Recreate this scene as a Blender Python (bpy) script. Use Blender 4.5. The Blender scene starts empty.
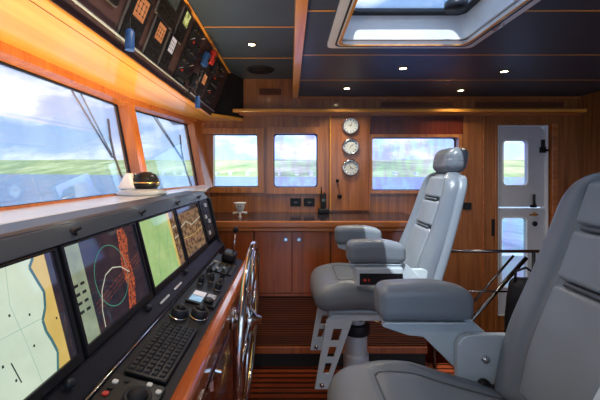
import bpy, bmesh, math, random
from mathutils import Vector, Matrix, noise
random.seed(7)
C = bpy.context.scene.collection
PI = math.pi
E = 1.65
def L(X, d, dz):            # metres left of the keel line, depth, height over eye level -> world
    return Vector((-X, d, E + dz))

# ------------------------------------------------------------------ materials
def nd(t, typ, **kw):
    n = t.nodes.new(typ)
    for k, v in kw.items():
        if k in n.inputs.keys(): n.inputs[k].default_value = v
        else: setattr(n, k, v)
    return n
def srgb(r, g, b):
    f = lambda c: (c/255/12.92) if c/255 <= .04045 else ((c/255+.055)/1.055)**2.4
    return (f(r), f(g), f(b), 1)
def base(name):
    m = bpy.data.materials.new(name); m.use_nodes = True
    t = m.node_tree; b = t.nodes['Principled BSDF']
    return m, t, b
def coords(t, scale=(1,1,1), kind='Object', rot=(0,0,0)):
    c = t.nodes.new('ShaderNodeTexCoord'); mp = t.nodes.new('ShaderNodeMapping')
    mp.inputs['Scale'].default_value = scale; mp.inputs['Rotation'].default_value = rot
    t.links.new(c.outputs[kind], mp.inputs[0]); return mp.outputs[0]
def plain(name, col, rough=.5, metal=0, var=.12, nscale=12, bump=0, bscale=200, coat=0, emit=None, estr=0):
    m, t, b = base(name)
    co = coords(t)
    n = nd(t, 'ShaderNodeTexNoise', Scale=nscale, Detail=4.0); t.links.new(co, n.inputs['Vector'])
    r = t.nodes.new('ShaderNodeValToRGB'); e = r.color_ramp.elements
    e[0].position = .3; e[1].position = .7
    e[0].color = tuple(max(0, c*(1-var)) for c in col[:3])+(1,); e[1].color = tuple(min(1, c*(1+var)) for c in col[:3])+(1,)
    t.links.new(n.outputs[0], r.inputs[0]); t.links.new(r.outputs[0], b.inputs['Base Color'])
    b.inputs['Roughness'].default_value = rough; b.inputs['Metallic'].default_value = metal
    b.inputs['Coat Weight'].default_value = coat; b.inputs['Coat Roughness'].default_value = .12
    if bump:
        n2 = nd(t, 'ShaderNodeTexNoise', Scale=bscale, Detail=3.0); t.links.new(co, n2.inputs['Vector'])
        bp = nd(t, 'ShaderNodeBump', Strength=bump, Distance=.002); t.links.new(n2.outputs[0], bp.inputs['Height'])
        t.links.new(bp.outputs[0], b.inputs['Normal'])
    if emit:
        b.inputs['Emission Color'].default_value = emit; b.inputs['Emission Strength'].default_value = estr
    return m
def wood(name, c1, c2, grain='z', rough=.3, coat=.5, s=1.0, stripes=None):
    m, t, b = base(name)
    hi, lo = 26*s, 1.1*s
    sc = {'z': (hi, hi, lo), 'x': (lo, hi, hi), 'y': (hi, lo, hi)}[grain]
    co = coords(t, sc)
    n = nd(t, 'ShaderNodeTexNoise', Scale=1.0, Detail=6.0, Roughness=.6, Distortion=.6); t.links.new(co, n.inputs['Vector'])
    n3 = nd(t, 'ShaderNodeTexNoise', Scale=4.5, Detail=3.0); t.links.new(co, n3.inputs['Vector'])
    mx = nd(t, 'ShaderNodeMath', operation='MULTIPLY_ADD'); mx.inputs[1].default_value = .35
    t.links.new(n3.outputs[0], mx.inputs[0]); t.links.new(n.outputs[0], mx.inputs[2])
    r = t.nodes.new('ShaderNodeValToRGB'); e = r.color_ramp.elements
    e[0].position = .45; e[1].position = .9; e[0].color = c1; e[1].color = c2
    t.links.new(mx.outputs[0], r.inputs[0])
    out = r.outputs[0]
    if stripes:                                     # inlaid caulk lines of a laid deck
        ax, per, wid, sc_col = stripes
        tc = t.nodes.new('ShaderNodeTexCoord'); sp = t.nodes.new('ShaderNodeSeparateXYZ'); t.links.new(tc.outputs['Object'], sp.inputs[0])
        a = nd(t, 'ShaderNodeMath', operation='DIVIDE'); a.inputs[1].default_value = per; t.links.new(sp.outputs[ax], a.inputs[0])
        f = nd(t, 'ShaderNodeMath', operation='FRACT'); t.links.new(a.outputs[0], f.inputs[0])
        g = nd(t, 'ShaderNodeMath', operation='LESS_THAN'); g.inputs[1].default_value = wid; t.links.new(f.outputs[0], g.inputs[0])
        mix = nd(t, 'ShaderNodeMix', data_type='RGBA'); t.links.new(g.outputs[0], mix.inputs[0])
        t.links.new(out, mix.inputs[6]); mix.inputs[7].default_value = sc_col; out = mix.outputs[2]
    t.links.new(out, b.inputs['Base Color'])
    b.inputs['Roughness'].default_value = rough; b.inputs['Coat Weight'].default_value = coat; b.inputs['Coat Roughness'].default_value = .1
    bp = nd(t, 'ShaderNodeBump', Strength=.08, Distance=.002); t.links.new(n.outputs[0], bp.inputs['Height']); t.links.new(bp.outputs[0], b.inputs['Normal'])
    return m
def glass(name, tint, tint2=None, sc=6, refl=.5):
    m, t, b = base(name); t.nodes.remove(b)
    o = t.nodes['Material Output']
    tr = t.nodes.new('ShaderNodeBsdfTransparent'); gl = nd(t, 'ShaderNodeBsdfGlossy', Roughness=.02)
    tr.inputs[0].default_value = tint
    if tint2:                                       # strain pattern of the toughened pane
        co = coords(t, (1, 1, .45)); n = nd(t, 'ShaderNodeTexNoise', Scale=sc, Detail=2.0); t.links.new(co, n.inputs['Vector'])
        r = t.nodes.new('ShaderNodeValToRGB'); e = r.color_ramp.elements; e[0].position = .35; e[1].position = .65
        e[0].color = tint; e[1].color = tint2; t.links.new(n.outputs[0], r.inputs[0]); t.links.new(r.outputs[0], tr.inputs[0])
    fr = nd(t, 'ShaderNodeFresnel', IOR=1.4); ml = nd(t, 'ShaderNodeMath', operation='MULTIPLY'); ml.inputs[1].default_value = refl
    t.links.new(fr.outputs[0], ml.inputs[0])
    mx = t.nodes.new('ShaderNodeMixShader'); t.links.new(ml.outputs[0], mx.inputs[0]); t.links.new(tr.outputs[0], mx.inputs[1]); t.links.new(gl.outputs[0], mx.inputs[2])
    t.links.new(mx.outputs[0], o.inputs[0]); return m
def screen(name, col, col2, s=1.0, sc=14, gloss=.06):
    m, t, b = base(name)
    co = coords(t); n = nd(t, 'ShaderNodeTexNoise', Scale=sc, Detail=5.0, Roughness=.65); t.links.new(co, n.inputs['Vector'])
    r = t.nodes.new('ShaderNodeValToRGB'); e = r.color_ramp.elements; e[0].position = .4; e[1].position = .62
    e[0].color = col; e[1].color = col2; t.links.new(n.outputs[0], r.inputs[0])
    t.links.new(r.outputs[0], b.inputs['Emission Color']); b.inputs['Emission Strength'].default_value = s*.6
    b.inputs['Base Color'].default_value = (.01, .01, .012, 1); b.inputs['Roughness'].default_value = gloss
    return m

M = {}
M['wall'] = wood('varnished wall veneer', srgb(124, 68, 28), srgb(184, 116, 60), 'z')
M['wallx'] = wood('varnished rail wood', srgb(150, 82, 34), srgb(200, 122, 60), 'x')
M['rail'] = wood('window surround wood', srgb(150, 86, 36), srgb(206, 134, 70), 'z')
M['cab'] = wood('cabinet veneer', srgb(125, 56, 20), srgb(175, 92, 40), 'z')
M['frame'] = wood('window frame wood', srgb(130, 72, 30), srgb(180, 110, 56), 'z')
M['framey'] = wood('fore window frame wood', srgb(178, 96, 42), srgb(222, 142, 74), 'z')
M['soffit'] = wood('lit pale maple soffit', srgb(232, 160, 62), srgb(250, 190, 90), 'y', rough=.35, s=.5)  # pale wood, saturated further to carry the warm light on the soffit
M['trim'] = wood('lit honey trim wood', srgb(226, 142, 44), srgb(246, 178, 80), 'y')  # light wood, brightened in colour for the warm light on the beam
M['trimx'] = wood('lit honey ledge wood', srgb(226, 142, 44), srgb(246, 178, 80), 'x')  # same tone for the ledge, its glow put into the colour
M['coam'] = wood('coaming wood', srgb(150, 70, 28), srgb(190, 105, 48), 'y', rough=.2, coat=1)
M['side'] = wood('console side wood', srgb(84, 30, 14), srgb(130, 52, 24), 'z', rough=.25, coat=.8)
M['floor'] = wood('striped deck floor', srgb(104, 42, 20), srgb(140, 62, 30), 'x', rough=.3, coat=.4, stripes=('Y', .065, .34, srgb(30, 12, 8)))
M['slat'] = wood('grille slat wood', srgb(100, 48, 22), srgb(140, 74, 36), 'x', rough=.45, coat=.1)
M['dark'] = plain('dark recess', (.010, .008, .008, 1), .7)  # near-black colour standing in for shade in vents and under cabinets
M['ceil'] = plain('dark blue ceiling leather', srgb(62, 76, 90), .42, var=.1, nscale=3, bump=.25, bscale=260)
M['leather'] = plain('grey leather', srgb(112, 121, 130), .29, var=.05, nscale=5, bump=.35, bscale=320)
M['pale'] = plain('sunlit pale grey leather', srgb(128, 138, 147), .34, var=.05, nscale=5, bump=.35, bscale=320)  # pale shell tone; on back panels a lighter leather copy for the sun
M['strap'] = plain('dark grey strap', srgb(78, 86, 94), .5)
M['castal'] = plain('pale painted aluminium', srgb(184, 197, 206), .35, metal=.1, var=.04)
M['white'] = plain('white gelcoat', srgb(240, 244, 244), .3, var=.03)
M['doorw'] = plain('white painted door', srgb(196, 200, 206), .4, var=.04)
M['chrome'] = plain('polished steel', (.66, .65, .65, 1), .1, metal=1, var=.03)
M['dsteel'] = plain('brushed dark steel', (.16, .15, .15, 1), .25, metal=1)
M['brass'] = plain('brass', (.75, .5, .18, 1), .22, metal=1, var=.05)
M['black'] = plain('black plastic', (.012, .013, .016, 1), .35, var=.2)
M['blackm'] = plain('matt black', (.016, .017, .021, 1), .6, var=.2, bump=.2)
M['navy'] = plain('dark navy vinyl', srgb(17, 19, 28), .45, var=.15, bump=.3)
M['rimgrey'] = plain('grey instrument rim', srgb(104, 104, 110), .4)
M['brownface'] = plain('dark brown face panel', srgb(74, 58, 62), .4, var=.15)
M['grey'] = plain('grey panel paint', srgb(44, 58, 76), .4, var=.05)
M['shelf'] = plain('daylit pale dashboard shelf', srgb(214, 218, 222), .2, var=.08, nscale=5)  # whitened so the colour carries the window light on the shelf
M['dkgrey'] = plain('charcoal', srgb(36, 40, 47), .4, var=.1)
M['key'] = plain('key plastic', srgb(26, 29, 37), .45, var=.1)
M['mark'] = plain('white print', srgb(200, 205, 210), .5)
M['red'] = plain('red plastic', srgb(190, 50, 40), .4)
M['blue'] = plain('blue fabric tag', srgb(40, 84, 150), .5)
M['counter'] = plain('dark stone counter', srgb(40, 34, 40), .15, var=.25, nscale=60)
M['dial'] = plain('dial face', srgb(214, 220, 216), .4, var=.05)
M['porc'] = plain('porcelain', srgb(236, 234, 228), .2, var=.02)
M['glass'] = glass('clear pane', (.90, .94, .97, 1), (.82, .88, .96, 1), 5)
M['glassd'] = glass('door pane', (.90, .84, .98, 1), (.86, .95, .95, 1), 8)
M['glassv'] = glass('violet tinted pane', (.72, .68, .97, 1), (.74, .82, .95, 1), 14)
M['lamp'] = plain('lamp lens', (1, .9, .7, 1), .5, emit=(1, .82, .5, 1), estr=14)
M['led'] = plain('warm lamp strip', (1, .8, .5, 1), .5, emit=(1, .62, .22, 1), estr=5)
M['chart'] = screen('pale green chart', srgb(192, 208, 186), srgb(206, 220, 198), .85, 3)
M['chart2'] = screen('green chart', srgb(150, 186, 118), srgb(172, 200, 136), .8, 6)
M['sand'] = screen('chart land', srgb(206, 176, 96), srgb(216, 186, 110), .8, 6)
M['contour'] = screen('contour', srgb(140, 176, 156), srgb(150, 184, 164), .8)
M['shore'] = screen('chart shoreline', srgb(60, 110, 120), srgb(80, 130, 130), .7)
M['radar'] = screen('radar ground', srgb(34, 32, 44), srgb(52, 44, 52), .8)
M['radred'] = screen('radar echo', srgb(44, 34, 38), srgb(196, 92, 56), .9, 90)
M['teal'] = screen('radar ring', srgb(60, 140, 120), srgb(80, 160, 130), .8)
M['rline'] = screen('chart white line', srgb(190, 190, 170), srgb(210, 210, 190), .8)
M['info'] = screen('info strip', srgb(130, 142, 120), srgb(150, 160, 130), .8)
M['infod'] = screen('info text', srgb(30, 36, 34), srgb(40, 46, 44), .5)
M['echo'] = screen('brown echo display', srgb(58, 42, 34), srgb(146, 116, 84), .9, 34)
M['orange'] = screen('orange lcd', srgb(176, 104, 62), srgb(196, 124, 78), .9, 20, .2)
M['lcd'] = screen('pale lcd', srgb(180, 170, 168), srgb(206, 190, 186), .9, 20, .2)
M['dim'] = screen('dim grey display', srgb(40, 46, 44), srgb(72, 76, 66), .7, 60, .2)
M['green'] = screen('green lamp display', srgb(90, 96, 40), srgb(200, 200, 120), .9, 40, .2)
M['cyan'] = screen('pale blue display', srgb(120, 160, 190), srgb(160, 190, 210), .9, 20, .2)

for k_ in ('navy', 'blackm', 'key', 'black', 'dkgrey', 'brownface'):
    M[k_].node_tree.nodes['Principled BSDF'].inputs['Specular IOR Level'].default_value = .22
# ------------------------------------------------------------------ mesh helpers
def obj(name, bm, mats, parent=None, smooth=False, bevel=0, loc=None):
    me = bpy.data.meshes.new(name)
    bmesh.ops.recalc_face_normals(bm, faces=bm.faces[:])
    bm.to_mesh(me); bm.free()
    if not isinstance(mats, (list, tuple)): mats = [mats]
    for m in mats: me.materials.append(M[m] if isinstance(m, str) else m)
    if smooth:
        for p in me.polygons: p.use_smooth = True
    o = bpy.data.objects.new(name, me); C.objects.link(o)
    if loc is not None: o.location = loc
    if parent: o.parent = parent
    if bevel:
        b = o.modifiers.new('Bevel', 'BEVEL'); b.width = bevel; b.segments = 2; b.limit_method = 'ANGLE'
    return o
def empty(name, loc, rot=(0, 0, 0)):
    o = bpy.data.objects.new(name, None); C.objects.link(o); o.location = loc; o.rotation_euler = rot; o.empty_display_size = .05; return o
def tag(o, label=None, cat=None, group=None, kind=None):
    if label: o['label'] = label
    if cat: o['category'] = cat
    if group: o['group'] = group
    if kind: o['kind'] = kind
    return o
def struct(name, bm, m, bevel=0, smooth=False, parent=None):
    o = obj(name, bm, m, parent, smooth, bevel)
    if not parent: o['kind'] = 'structure'
    return o
def at(parent, o):
    """keep world placement of a mesh built in world coordinates when its parent sits elsewhere"""
    bpy.context.view_layer.update()
    o.parent = parent; o.matrix_parent_inverse = parent.matrix_world.inverted(); return o
NB = bmesh.new
def box(bm, x0, x1, y0, y1, z0, z1, mi=0, mat=None):
    vs = [bm.verts.new((x, y, z)) for x in (x0, x1) for y in (y0, y1) for z in (z0, z1)]
    if mat is not None:
        for v in vs: v.co = mat @ v.co
    for f in ((0,1,3,2),(4,6,7,5),(0,4,5,1),(2,3,7,6),(0,2,6,4),(1,5,7,3)):
        bm.faces.new([vs[i] for i in f]).material_index = mi
    return vs
def prism(bm, pts, vec, mi=0):
    """closed polygon pts extruded along vec"""
    vec = Vector(vec); a = [bm.verts.new(Vector(p)) for p in pts]; b = [bm.verts.new(Vector(p)+vec) for p in pts]
    n = len(a)
    fs = [bm.faces.new(a), bm.faces.new(b[::-1])]
    for i in range(n): fs.append(bm.faces.new((a[i], b[i], b[(i+1) % n], a[(i+1) % n])))
    for f in fs: f.material_index = mi
def ringprism(bm, outer, inner, vec, mi=0):
    vec = Vector(vec); n = len(outer)
    O = [bm.verts.new(Vector(p)) for p in outer]; I = [bm.verts.new(Vector(p)) for p in inner]
    O2 = [bm.verts.new(Vector(p)+vec) for p in outer]; I2 = [bm.verts.new(Vector(p)+vec) for p in inner]
    for i in range(n):
        j = (i+1) % n
        for q in ((O[i],O[j],I[j],I[i]), (O2[j],O2[i],I2[i],I2[j]), (O[j],O[i],O2[i],O2[j]), (I[i],I[j],I2[j],I2[i])):
            bm.faces.new(q).material_index = mi
def tube(bm, pts, r, seg=10, mi=0, closed=False):
    pts = [Vector(p) for p in pts]; n = len(pts); rings = []
    up0 = None
    for i, p in enumerate(pts):
        a = pts[(i-1) % n] if (closed or i > 0) else p; b = pts[(i+1) % n] if (closed or i < n-1) else p
        t = (b-a).normalized()
        if up0 is None:
            up0 = t.orthogonal().normalized()
        u = (up0 - t*up0.dot(t)).normalized(); up0 = u; v = t.cross(u)
        rr = r[i] if isinstance(r, (list, tuple)) else r
        rings.append([bm.verts.new(p + (u*math.cos(k*2*PI/seg)+v*math.sin(k*2*PI/seg))*rr) for k in range(seg)])
    m = n if closed else n-1
    for i in range(m):
        A, B = rings[i], rings[(i+1) % n]
        for k in range(seg):
            bm.faces.new((A[k], A[(k+1) % seg], B[(k+1) % seg], B[k])).material_index = mi
    if not closed:
        bm.faces.new(rings[0][::-1]).material_index = mi; bm.faces.new(rings[-1]).material_index = mi
def lathe(bm, prof, o=(0,0,0), ax=(0,0,1), seg=24, mi=0):
    """prof: list of (radius, height) along axis"""
    o = Vector(o); ax = Vector(ax).normalized(); u = ax.orthogonal().normalized(); v = ax.cross(u); R = []
    for r, h in prof:
        R.append([bm.verts.new(o+ax*h+(u*math.cos(k*2*PI/seg)+v*math.sin(k*2*PI/seg))*max(r, 1e-5)) for k in range(seg)])
    for A, B in zip(R, R[1:]):
        for k in range(seg): bm.faces.new((A[k], A[(k+1) % seg], B[(k+1) % seg], B[k])).material_index = mi
    bm.faces.new(R[0][::-1]).material_index = mi; bm.faces.new(R[-1]).material_index = mi
def rbox(bm, c, size, r, n=6, fn=None, mi=0):
    """rounded box with a dense even grid; fn bends it afterwards"""
    c = Vector(c); h = Vector(size)/2; start = len(bm.verts)
    cache = {}
    def vert(p):
        k = tuple(round(a, 6) for a in p)
        if k in cache: return cache[k]
        q = Vector((max(-h.x+r, min(h.x-r, p[0])), max(-h.y+r, min(h.y-r, p[1])), max(-h.z+r, min(h.z-r, p[2]))))
        d = Vector(p)-q
        w = q + (d.normalized()*r if d.length > 1e-9 else d)
        w = w + c
        if fn: w = Vector(fn(w))
        cache[k] = bm.verts.new(w); return cache[k]
    def ticks(a):
        arc = [-a + r*(1-math.tan(PI/4*(1-i/4)))if False else -a+r*i/4 for i in range(4)]
        mid = [-a+r+(2*a-2*r)*i/n for i in range(n+1)]
        return arc+mid+[-t for t in arc[::-1]]
    T = [ticks(h.x), ticks(h.y), ticks(h.z)]; ext = [h.x, h.y, h.z]
    for ax in range(3):
        u, v = (ax+1) % 3, (ax+2) % 3
        for s in (-1, 1):
            for i in range(len(T[u])-1):
                for j in range(len(T[v])-1):
                    q = []
                    for a, b in ((i,j),(i+1,j),(i+1,j+1),(i,j+1)):
                        p = [0,0,0]; p[ax] = s*ext[ax]; p[u] = T[u][a]; p[v] = T[v][b]; q.append(vert(p))
                    if len(set(q)) == 4:
                        try: bm.faces.new(q).material_index = mi
                        except ValueError: pass
def rrect(w, h, r, n=5):
    """rounded rectangle outline, centred, counter-clockwise, as 2-D points"""
    P = []
    for cx, cy, a0 in ((w/2-r, h/2-r, 0), (-w/2+r, h/2-r, 90), (-w/2+r, -h/2+r, 180), (w/2-r, -h/2+r, 270)):
        for k in range(n+1):
            a = math.radians(a0+90*k/n); P.append((cx+r*math.cos(a), cy+r*math.sin(a)))
    return P
def holed(bm, o, U, V, N, us, vs, holes, th, mi=0):
    """slab in plane o+u*U+v*V, thickness th along N, with rectangular holes (u0,u1,v0,v1)"""
    o, U, V, N = Vector(o), Vector(U), Vector(V), Vector(N)
    us = sorted(set(us+[h[0] for h in holes]+[h[1] for h in holes])); vs = sorted(set(vs+[h[2] for h in holes]+[h[3] for h in holes]))
    nu, nv = len(us)-1, len(vs)-1
    def solid(i, j):
        if i < 0 or j < 0 or i >= nu or j >= nv: return False
        a, b = (us[i]+us[i+1])/2, (vs[j]+vs[j+1])/2
        return not any(h[0] < a < h[1] and h[2] < b < h[3] for h in holes)
    cache = {}
    def vt(i, j, k):
        if (i,j,k) not in cache: cache[(i,j,k)] = bm.verts.new(o+U*us[i]+V*vs[j]+N*th*k)
        return cache[(i,j,k)]
    for i in range(nu):
        for j in range(nv):
            if not solid(i, j): continue
            for k in (0, 1): bm.faces.new([vt(i,j,k), vt(i+1,j,k), vt(i+1,j+1,k), vt(i,j+1,k)]).material_index = mi
            for di, dj, e in ((-1,0,((i,j),(i,j+1))), (1,0,((i+1,j),(i+1,j+1))), (0,-1,((i,j),(i+1,j))), (0,1,((i,j+1),(i+1,j+1)))):
                if not solid(i+di, j+dj):
                    a, b = e; bm.faces.new([vt(*a,0), vt(*b,0), vt(*b,1), vt(*a,1)]).material_index = mi
def copy_tree(o, parent=None):
    c = o.copy(); C.objects.link(c)
    if parent: c.parent = parent
    for ch in list(o.children): copy_tree(ch, c)
    return c

YW = 3.65                                  # far wall plane
ZR, ZL, ZS = E+.783, E+.97, E+.53          # right ceiling, left ceiling, soffit
YN = -1.7                                  # how far the room is built behind the camera

# ------------------------------------------------------------------ floor, ceiling, walls
bm = NB(); holed(bm, (0,0,-.05), (1,0,0), (0,1,0), (0,0,1), [-1.3, 3.1], [YN, YW+.1], [(1.18, 2.55, 3.02, 3.62)], .05)
struct('floor', bm, 'floor')
bm = NB(); box(bm, 1.16, 1.18, 3.0, 3.64, -1.6, -.05); box(bm, 2.55, 2.57, 3.0, 3.64, -1.6, -.05); box(bm, 1.18, 2.55, 3.0, 3.02, -1.6, -.05)
box(bm, 1.18, 2.55, 3.62, 3.64, -1.6, -.05); box(bm, 1.16, 2.57, 3.0, 3.64, -1.63, -1.6)
struct('trim_1', bm, 'side')
# ceilings: padded panels with honey battens set between them
HX0, HX1, HY0, HY1 = .29, 1.04, 1.04, 2.08
bm = NB(); holed(bm, (0,0,ZR), (1,0,0), (0,1,0), (0,0,1), [.05, 3.1], [YN, YW+.1], [(HX0, HX1, HY0, HY1)], .05)
struct('ceiling', bm, 'ceil')
bm = NB(); box(bm, -.66, .05, YN, YW+.1, ZL, ZL+.05); box(bm, .03, .08, YN, YW+.1, ZR+.05, ZL+.05)
struct('ceiling', bm, 'ceil')
ys = [2.98, 2.34, 1.70, 1.06, .42, -.22, -.86]
for i, y in enumerate(ys):
    bm = NB(); w = .006
    if y > HY1 or y < HY0: box(bm, .081, 3.0, y-w, y+w, ZR-.002, ZR+.002)
    else: box(bm, .081, HX0-.07, y-w, y+w, ZR-.002, ZR+.002); box(bm, HX1+.08, 3.0, y-w, y+w, ZR-.002, ZR+.002)
    box(bm, -.575, .03, y-w, y+w, ZL-.002, ZL+.002)
    struct('trim_%d' % (i+2), bm, 'trimx')
bm = NB(); box(bm, .028, .082, YN, YW-.001, ZR-.02, ZR-.0005); box(bm, .026, .0295, YN, YW-.001, ZR-.02, ZL-.001)
struct('trim_9', bm, 'trim', bevel=.004)
bm = NB(); box(bm, -.60, -.575, YN, 3.40, ZL-.012, ZL-.0005); struct('trim_10', bm, 'trim', bevel=.003)

# far wall with its openings
W3 = (-.86, -.28, E-.155, E+.40); W4 = (-.20, .315, E-.18, E+.415); W5 = (.84, 1.765, E-.20, E+.375)
DR = (2.16, 2.68, .16, E+.485)
bm = NB()
holed(bm, (0, YW, 0), (1,0,0), (0,0,1), (0,1,0), [-.90, 3.1], [0, ZL+.05],
      [(-.80, -.30, E-.19, E+.42), (-.21, .325, E-.20, E+.435), (.84, 1.76, E-.21, E+.38), DR], .10)
struct('wall_far', bm, 'wall')
bm = NB(); box(bm, 3.0, 3.1, YN, YW+.1, 0, ZR+.05); struct('wall_right', bm, 'wall')
# ledge along the far wall, battens, panels
bm = NB(); box(bm, -.58, 2.999, YW-.12, YW-.0005, E+.605, E+.64); struct('trim_11', bm, 'trimx', bevel=.008)
bm = NB(); box(bm, -.54, 2.99, YW-.04, YW-.0005, E+.585, E+.6045); struct('trim_12', bm, 'wallx')
bm = NB(); box(bm, .41, .425, YW-.03, YW-.0005, E-.40, E+.60); struct('trim_13', bm, 'trimx', bevel=.004)
bm = NB(); box(bm, .425, .82, YW-.024, YW-.0005, E-.40, E+.60); box(bm, .808, .825, YW-.05, YW-.0005, E-.40, E+.60); struct('trim_14', bm, 'frame', bevel=.003)
bm = NB(); box(bm, 2.005, 2.02, YW-.014, YW-.0005, 0, E+.60); struct('trim_15', bm, 'wallx', bevel=.003)
bm = NB(); box(bm, 2.70, 2.76, YW-.05, YW-.0005, 0, E+.50); struct('trim_16', bm, 'wallx', bevel=.004)
bm = NB(); box(bm, 2.13, 2.155, YW-.02, YW-.0005, 0, E+.52); box(bm, 2.155, 2.70, YW-.02, YW-.0005, E+.492, E+.52); struct('trim_17', bm, 'wall', bevel=.003)
bm = NB(); box(bm, .09, 2.999, YW-.03, YW-.0005, ZR-.022, ZR-.0005); struct('trim_18', bm, 'wallx', bevel=.004)
# recessed blind box above the long window
bm = NB(); box(bm, .84, 1.80, YW-.012, YW-.0005, E+.392, E+.555); box(bm, .84, 1.80, YW-.03, YW-.0005, E+.5555, E+.575); struct('trim_19', bm, 'side')

def vent(x0, x1, z0, z1, label):
    t = empty('air_vent', ((x0+x1)/2, YW-.001, (z0+z1)/2)); tag(t, label, 'vent', 'air vents above the ledge')
    w, h = x1-x0, z1-z0
    a = rrect(w, h, .006); b = rrect(w-.02, h-.02, .004)
    bm = NB(); ringprism(bm, [(x, 0, z) for x, z in a], [(x, 0, z) for x, z in b], (0, -.008, 0)); obj('frame', bm, 'frame', t)
    bm = NB(); box(bm, -w/2+.008, w/2-.008, -.003, 0, -h/2+.008, h/2-.008); obj('recess_shade', bm, 'dark', t)  # flat dark plate painted as the shade behind the louvres
    bm = NB(); n = 5
    for i in range(n):
        z = -h/2+.016+(h-.032)*i/(n-1); box(bm, -w/2+.01, w/2-.01, -.007, -.003, z-.0035, z+.0035)
    obj('louvre', bm, 'slat', t)
vent(-.33, -.08, E+.79, E+.88, 'short wooden louvred air vent under the raised left ceiling')
vent(.93, 1.70, E+.665, E+.74, 'long wooden air vent above the long window')
vent(1.92, 2.86, E+.665, E+.74, 'long wooden air vent above the white door')

# ------------------------------------------------------------------ fore (left) windows, raked outward at the top
def lerp(a, b, t): return a+(b-a)*t
def raked_window(n, bl, br, tl, tr, g, mat='framey', gmat='glass', rb=.032, rt=.03, rs=.045, depth=.1, outward=None):
    """quad given by four corners; frame ring around a pane set back outward"""
    bl, br, tl, tr = map(Vector, (bl, br, tl, tr))
    def q(u, v): return lerp(lerp(bl, br, u), lerp(tl, tr, u), v)
    N = (br-bl).cross(tl-bl).normalized()
    if outward is not None and N.dot(Vector(outward)) < 0: N = -N
    W = (br-bl).length; H = (tl-bl).length
    u0, u1, v0, v1 = rs/W, 1-rs/W, rb/H, 1-rt/H
    rr = []
    w, h = 1-0, 1-0
    # rounded inner outline sampled in quad space
    def outline(a0, a1, b0, b1, r):
        P = []
        ru, rv = r/W, r/H
        for cu, cv, s in ((a1-ru, b1-rv, 0), (a0+ru, b1-rv, 90), (a0+ru, b0+rv, 180), (a1-ru, b0+rv, 270)):
            for k in range(5):
                an = math.radians(s+22.5*k); P.append(q(cu+ru*math.cos(an), cv+rv*math.sin(an)))
        return P
    out = outline(0, 1, 0, 1, .0005); inn = outline(u0, u1, v0, v1, .012 if g < 2 else .03)
    t = empty('window_%d' % n, q(.5, 0)); t['kind'] = 'structure'
    bpy.context.view_layer.update()
    bm = NB(); ringprism(bm, out, inn, N*depth); fr = obj('window_frame', bm, mat); at(t, fr)
    gk = outline(u0+.008/W, u1-.008/W, v0+.008/H, v1-.008/H, .012 if g < 2 else .03)
    bm = NB(); ringprism(bm, [p+N*(depth-.03) for p in inn], [p+N*(depth-.03) for p in gk], N*.012); at(t, obj('gasket', bm, 'black'))
    bm = NB(); prism(bm, [p+N*(depth-.024) for p in inn], N*.006); at(t, obj('pane', bm, gmat))
    return t, q, N
ZB, ZT = -.160, .515
# plan joints, bottom and top
J0b, J0t = L(1.06, .35, ZB), L(1.19, .33, ZT)
J1b, J1t = L(1.015, 2.50, ZB), L(1.145, 2.50, ZT)
J2b, J2t = L(.83, 3.52, ZB), L(.955, 3.52, ZT)
JNb, JNt = L(1.08, YN, ZB), L(1.21, YN, ZT)
raked_window(1, JNb, J0b, JNt, J0t, 1, outward=(-1,0,0))
w1 = raked_window(2, J0b, J1b, J0t, J1t, 1, outward=(-1,0,0))
w2 = raked_window(3, J1b, J2b, J1t, J2t, 1, outward=(-1,0,0))
# header strip and lower fore wall
bm = NB()
for a, b in ((JNt, J0t), (J0t, J1t), (J1t, J2t), (J2t, Vector((-.95, YW+.05, J2t.z)))):
    prism(bm, [a, b, b+Vector((0,0,.06)), a+Vector((0,0,.06))], (-.12, .0, 0))
struct('wall_front', bm, 'framey')
bm = NB()
for a, b in ((JNb, J0b), (J0b, J1b), (J1b, J2b), (J2b, Vector((-.83, YW, J2b.z)))):
    a0, b0 = Vector((a.x, a.y, 0)), Vector((b.x, b.y, 0)); prism(bm, [a, b, b0, a0], (-.1, 0, 0))
struct('wall_front', bm, 'frame')
# corner post filling between the fore windows and the far wall
bm = NB(); prism(bm, [J2b, J2b+Vector((-.1, .02, 0)), Vector((-.93, YW+.1, J2b.z)), Vector((-.80, YW, J2b.z))], (0, 0, .001))
bm.free()
bm = NB()
A = [J2b+Vector((.0, 0, 0)), Vector((-.80, YW-.001, J2b.z)), Vector((-.98, YW+.04, J2b.z)), J2b+Vector((-.12, .0, 0))]
B = [J2t+Vector((.0, 0, 0)), Vector((-.925, YW-.001, J2t.z)), Vector((-1.1, YW+.04, J2t.z)), J2t+Vector((-.12, .0, 0))]
ringfill = NB(); prism(ringfill, [J2t+Vector((.02,-.04,-.01)), Vector((-.90, YW+.02, J2t.z-.01)), Vector((-1.25, YW+.1, J2t.z-.01)), J2t+Vector((-.25,-.04,-.01))], (0,0,.08)); box(ringfill, -1.1, -.86, YW+.002, YW+.1, E+.44, E+.6); struct('wall_corner', ringfill, 'framey')
va = [bm.verts.new(p) for p in A]; vb = [bm.verts.new(p) for p in B]
bm.faces.new(va); bm.faces.new(vb[::-1])
for i in range(4): bm.faces.new((va[i], va[(i+1) % 4], vb[(i+1) % 4], vb[i]))
struct('trim_20', bm, 'framey')
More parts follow.
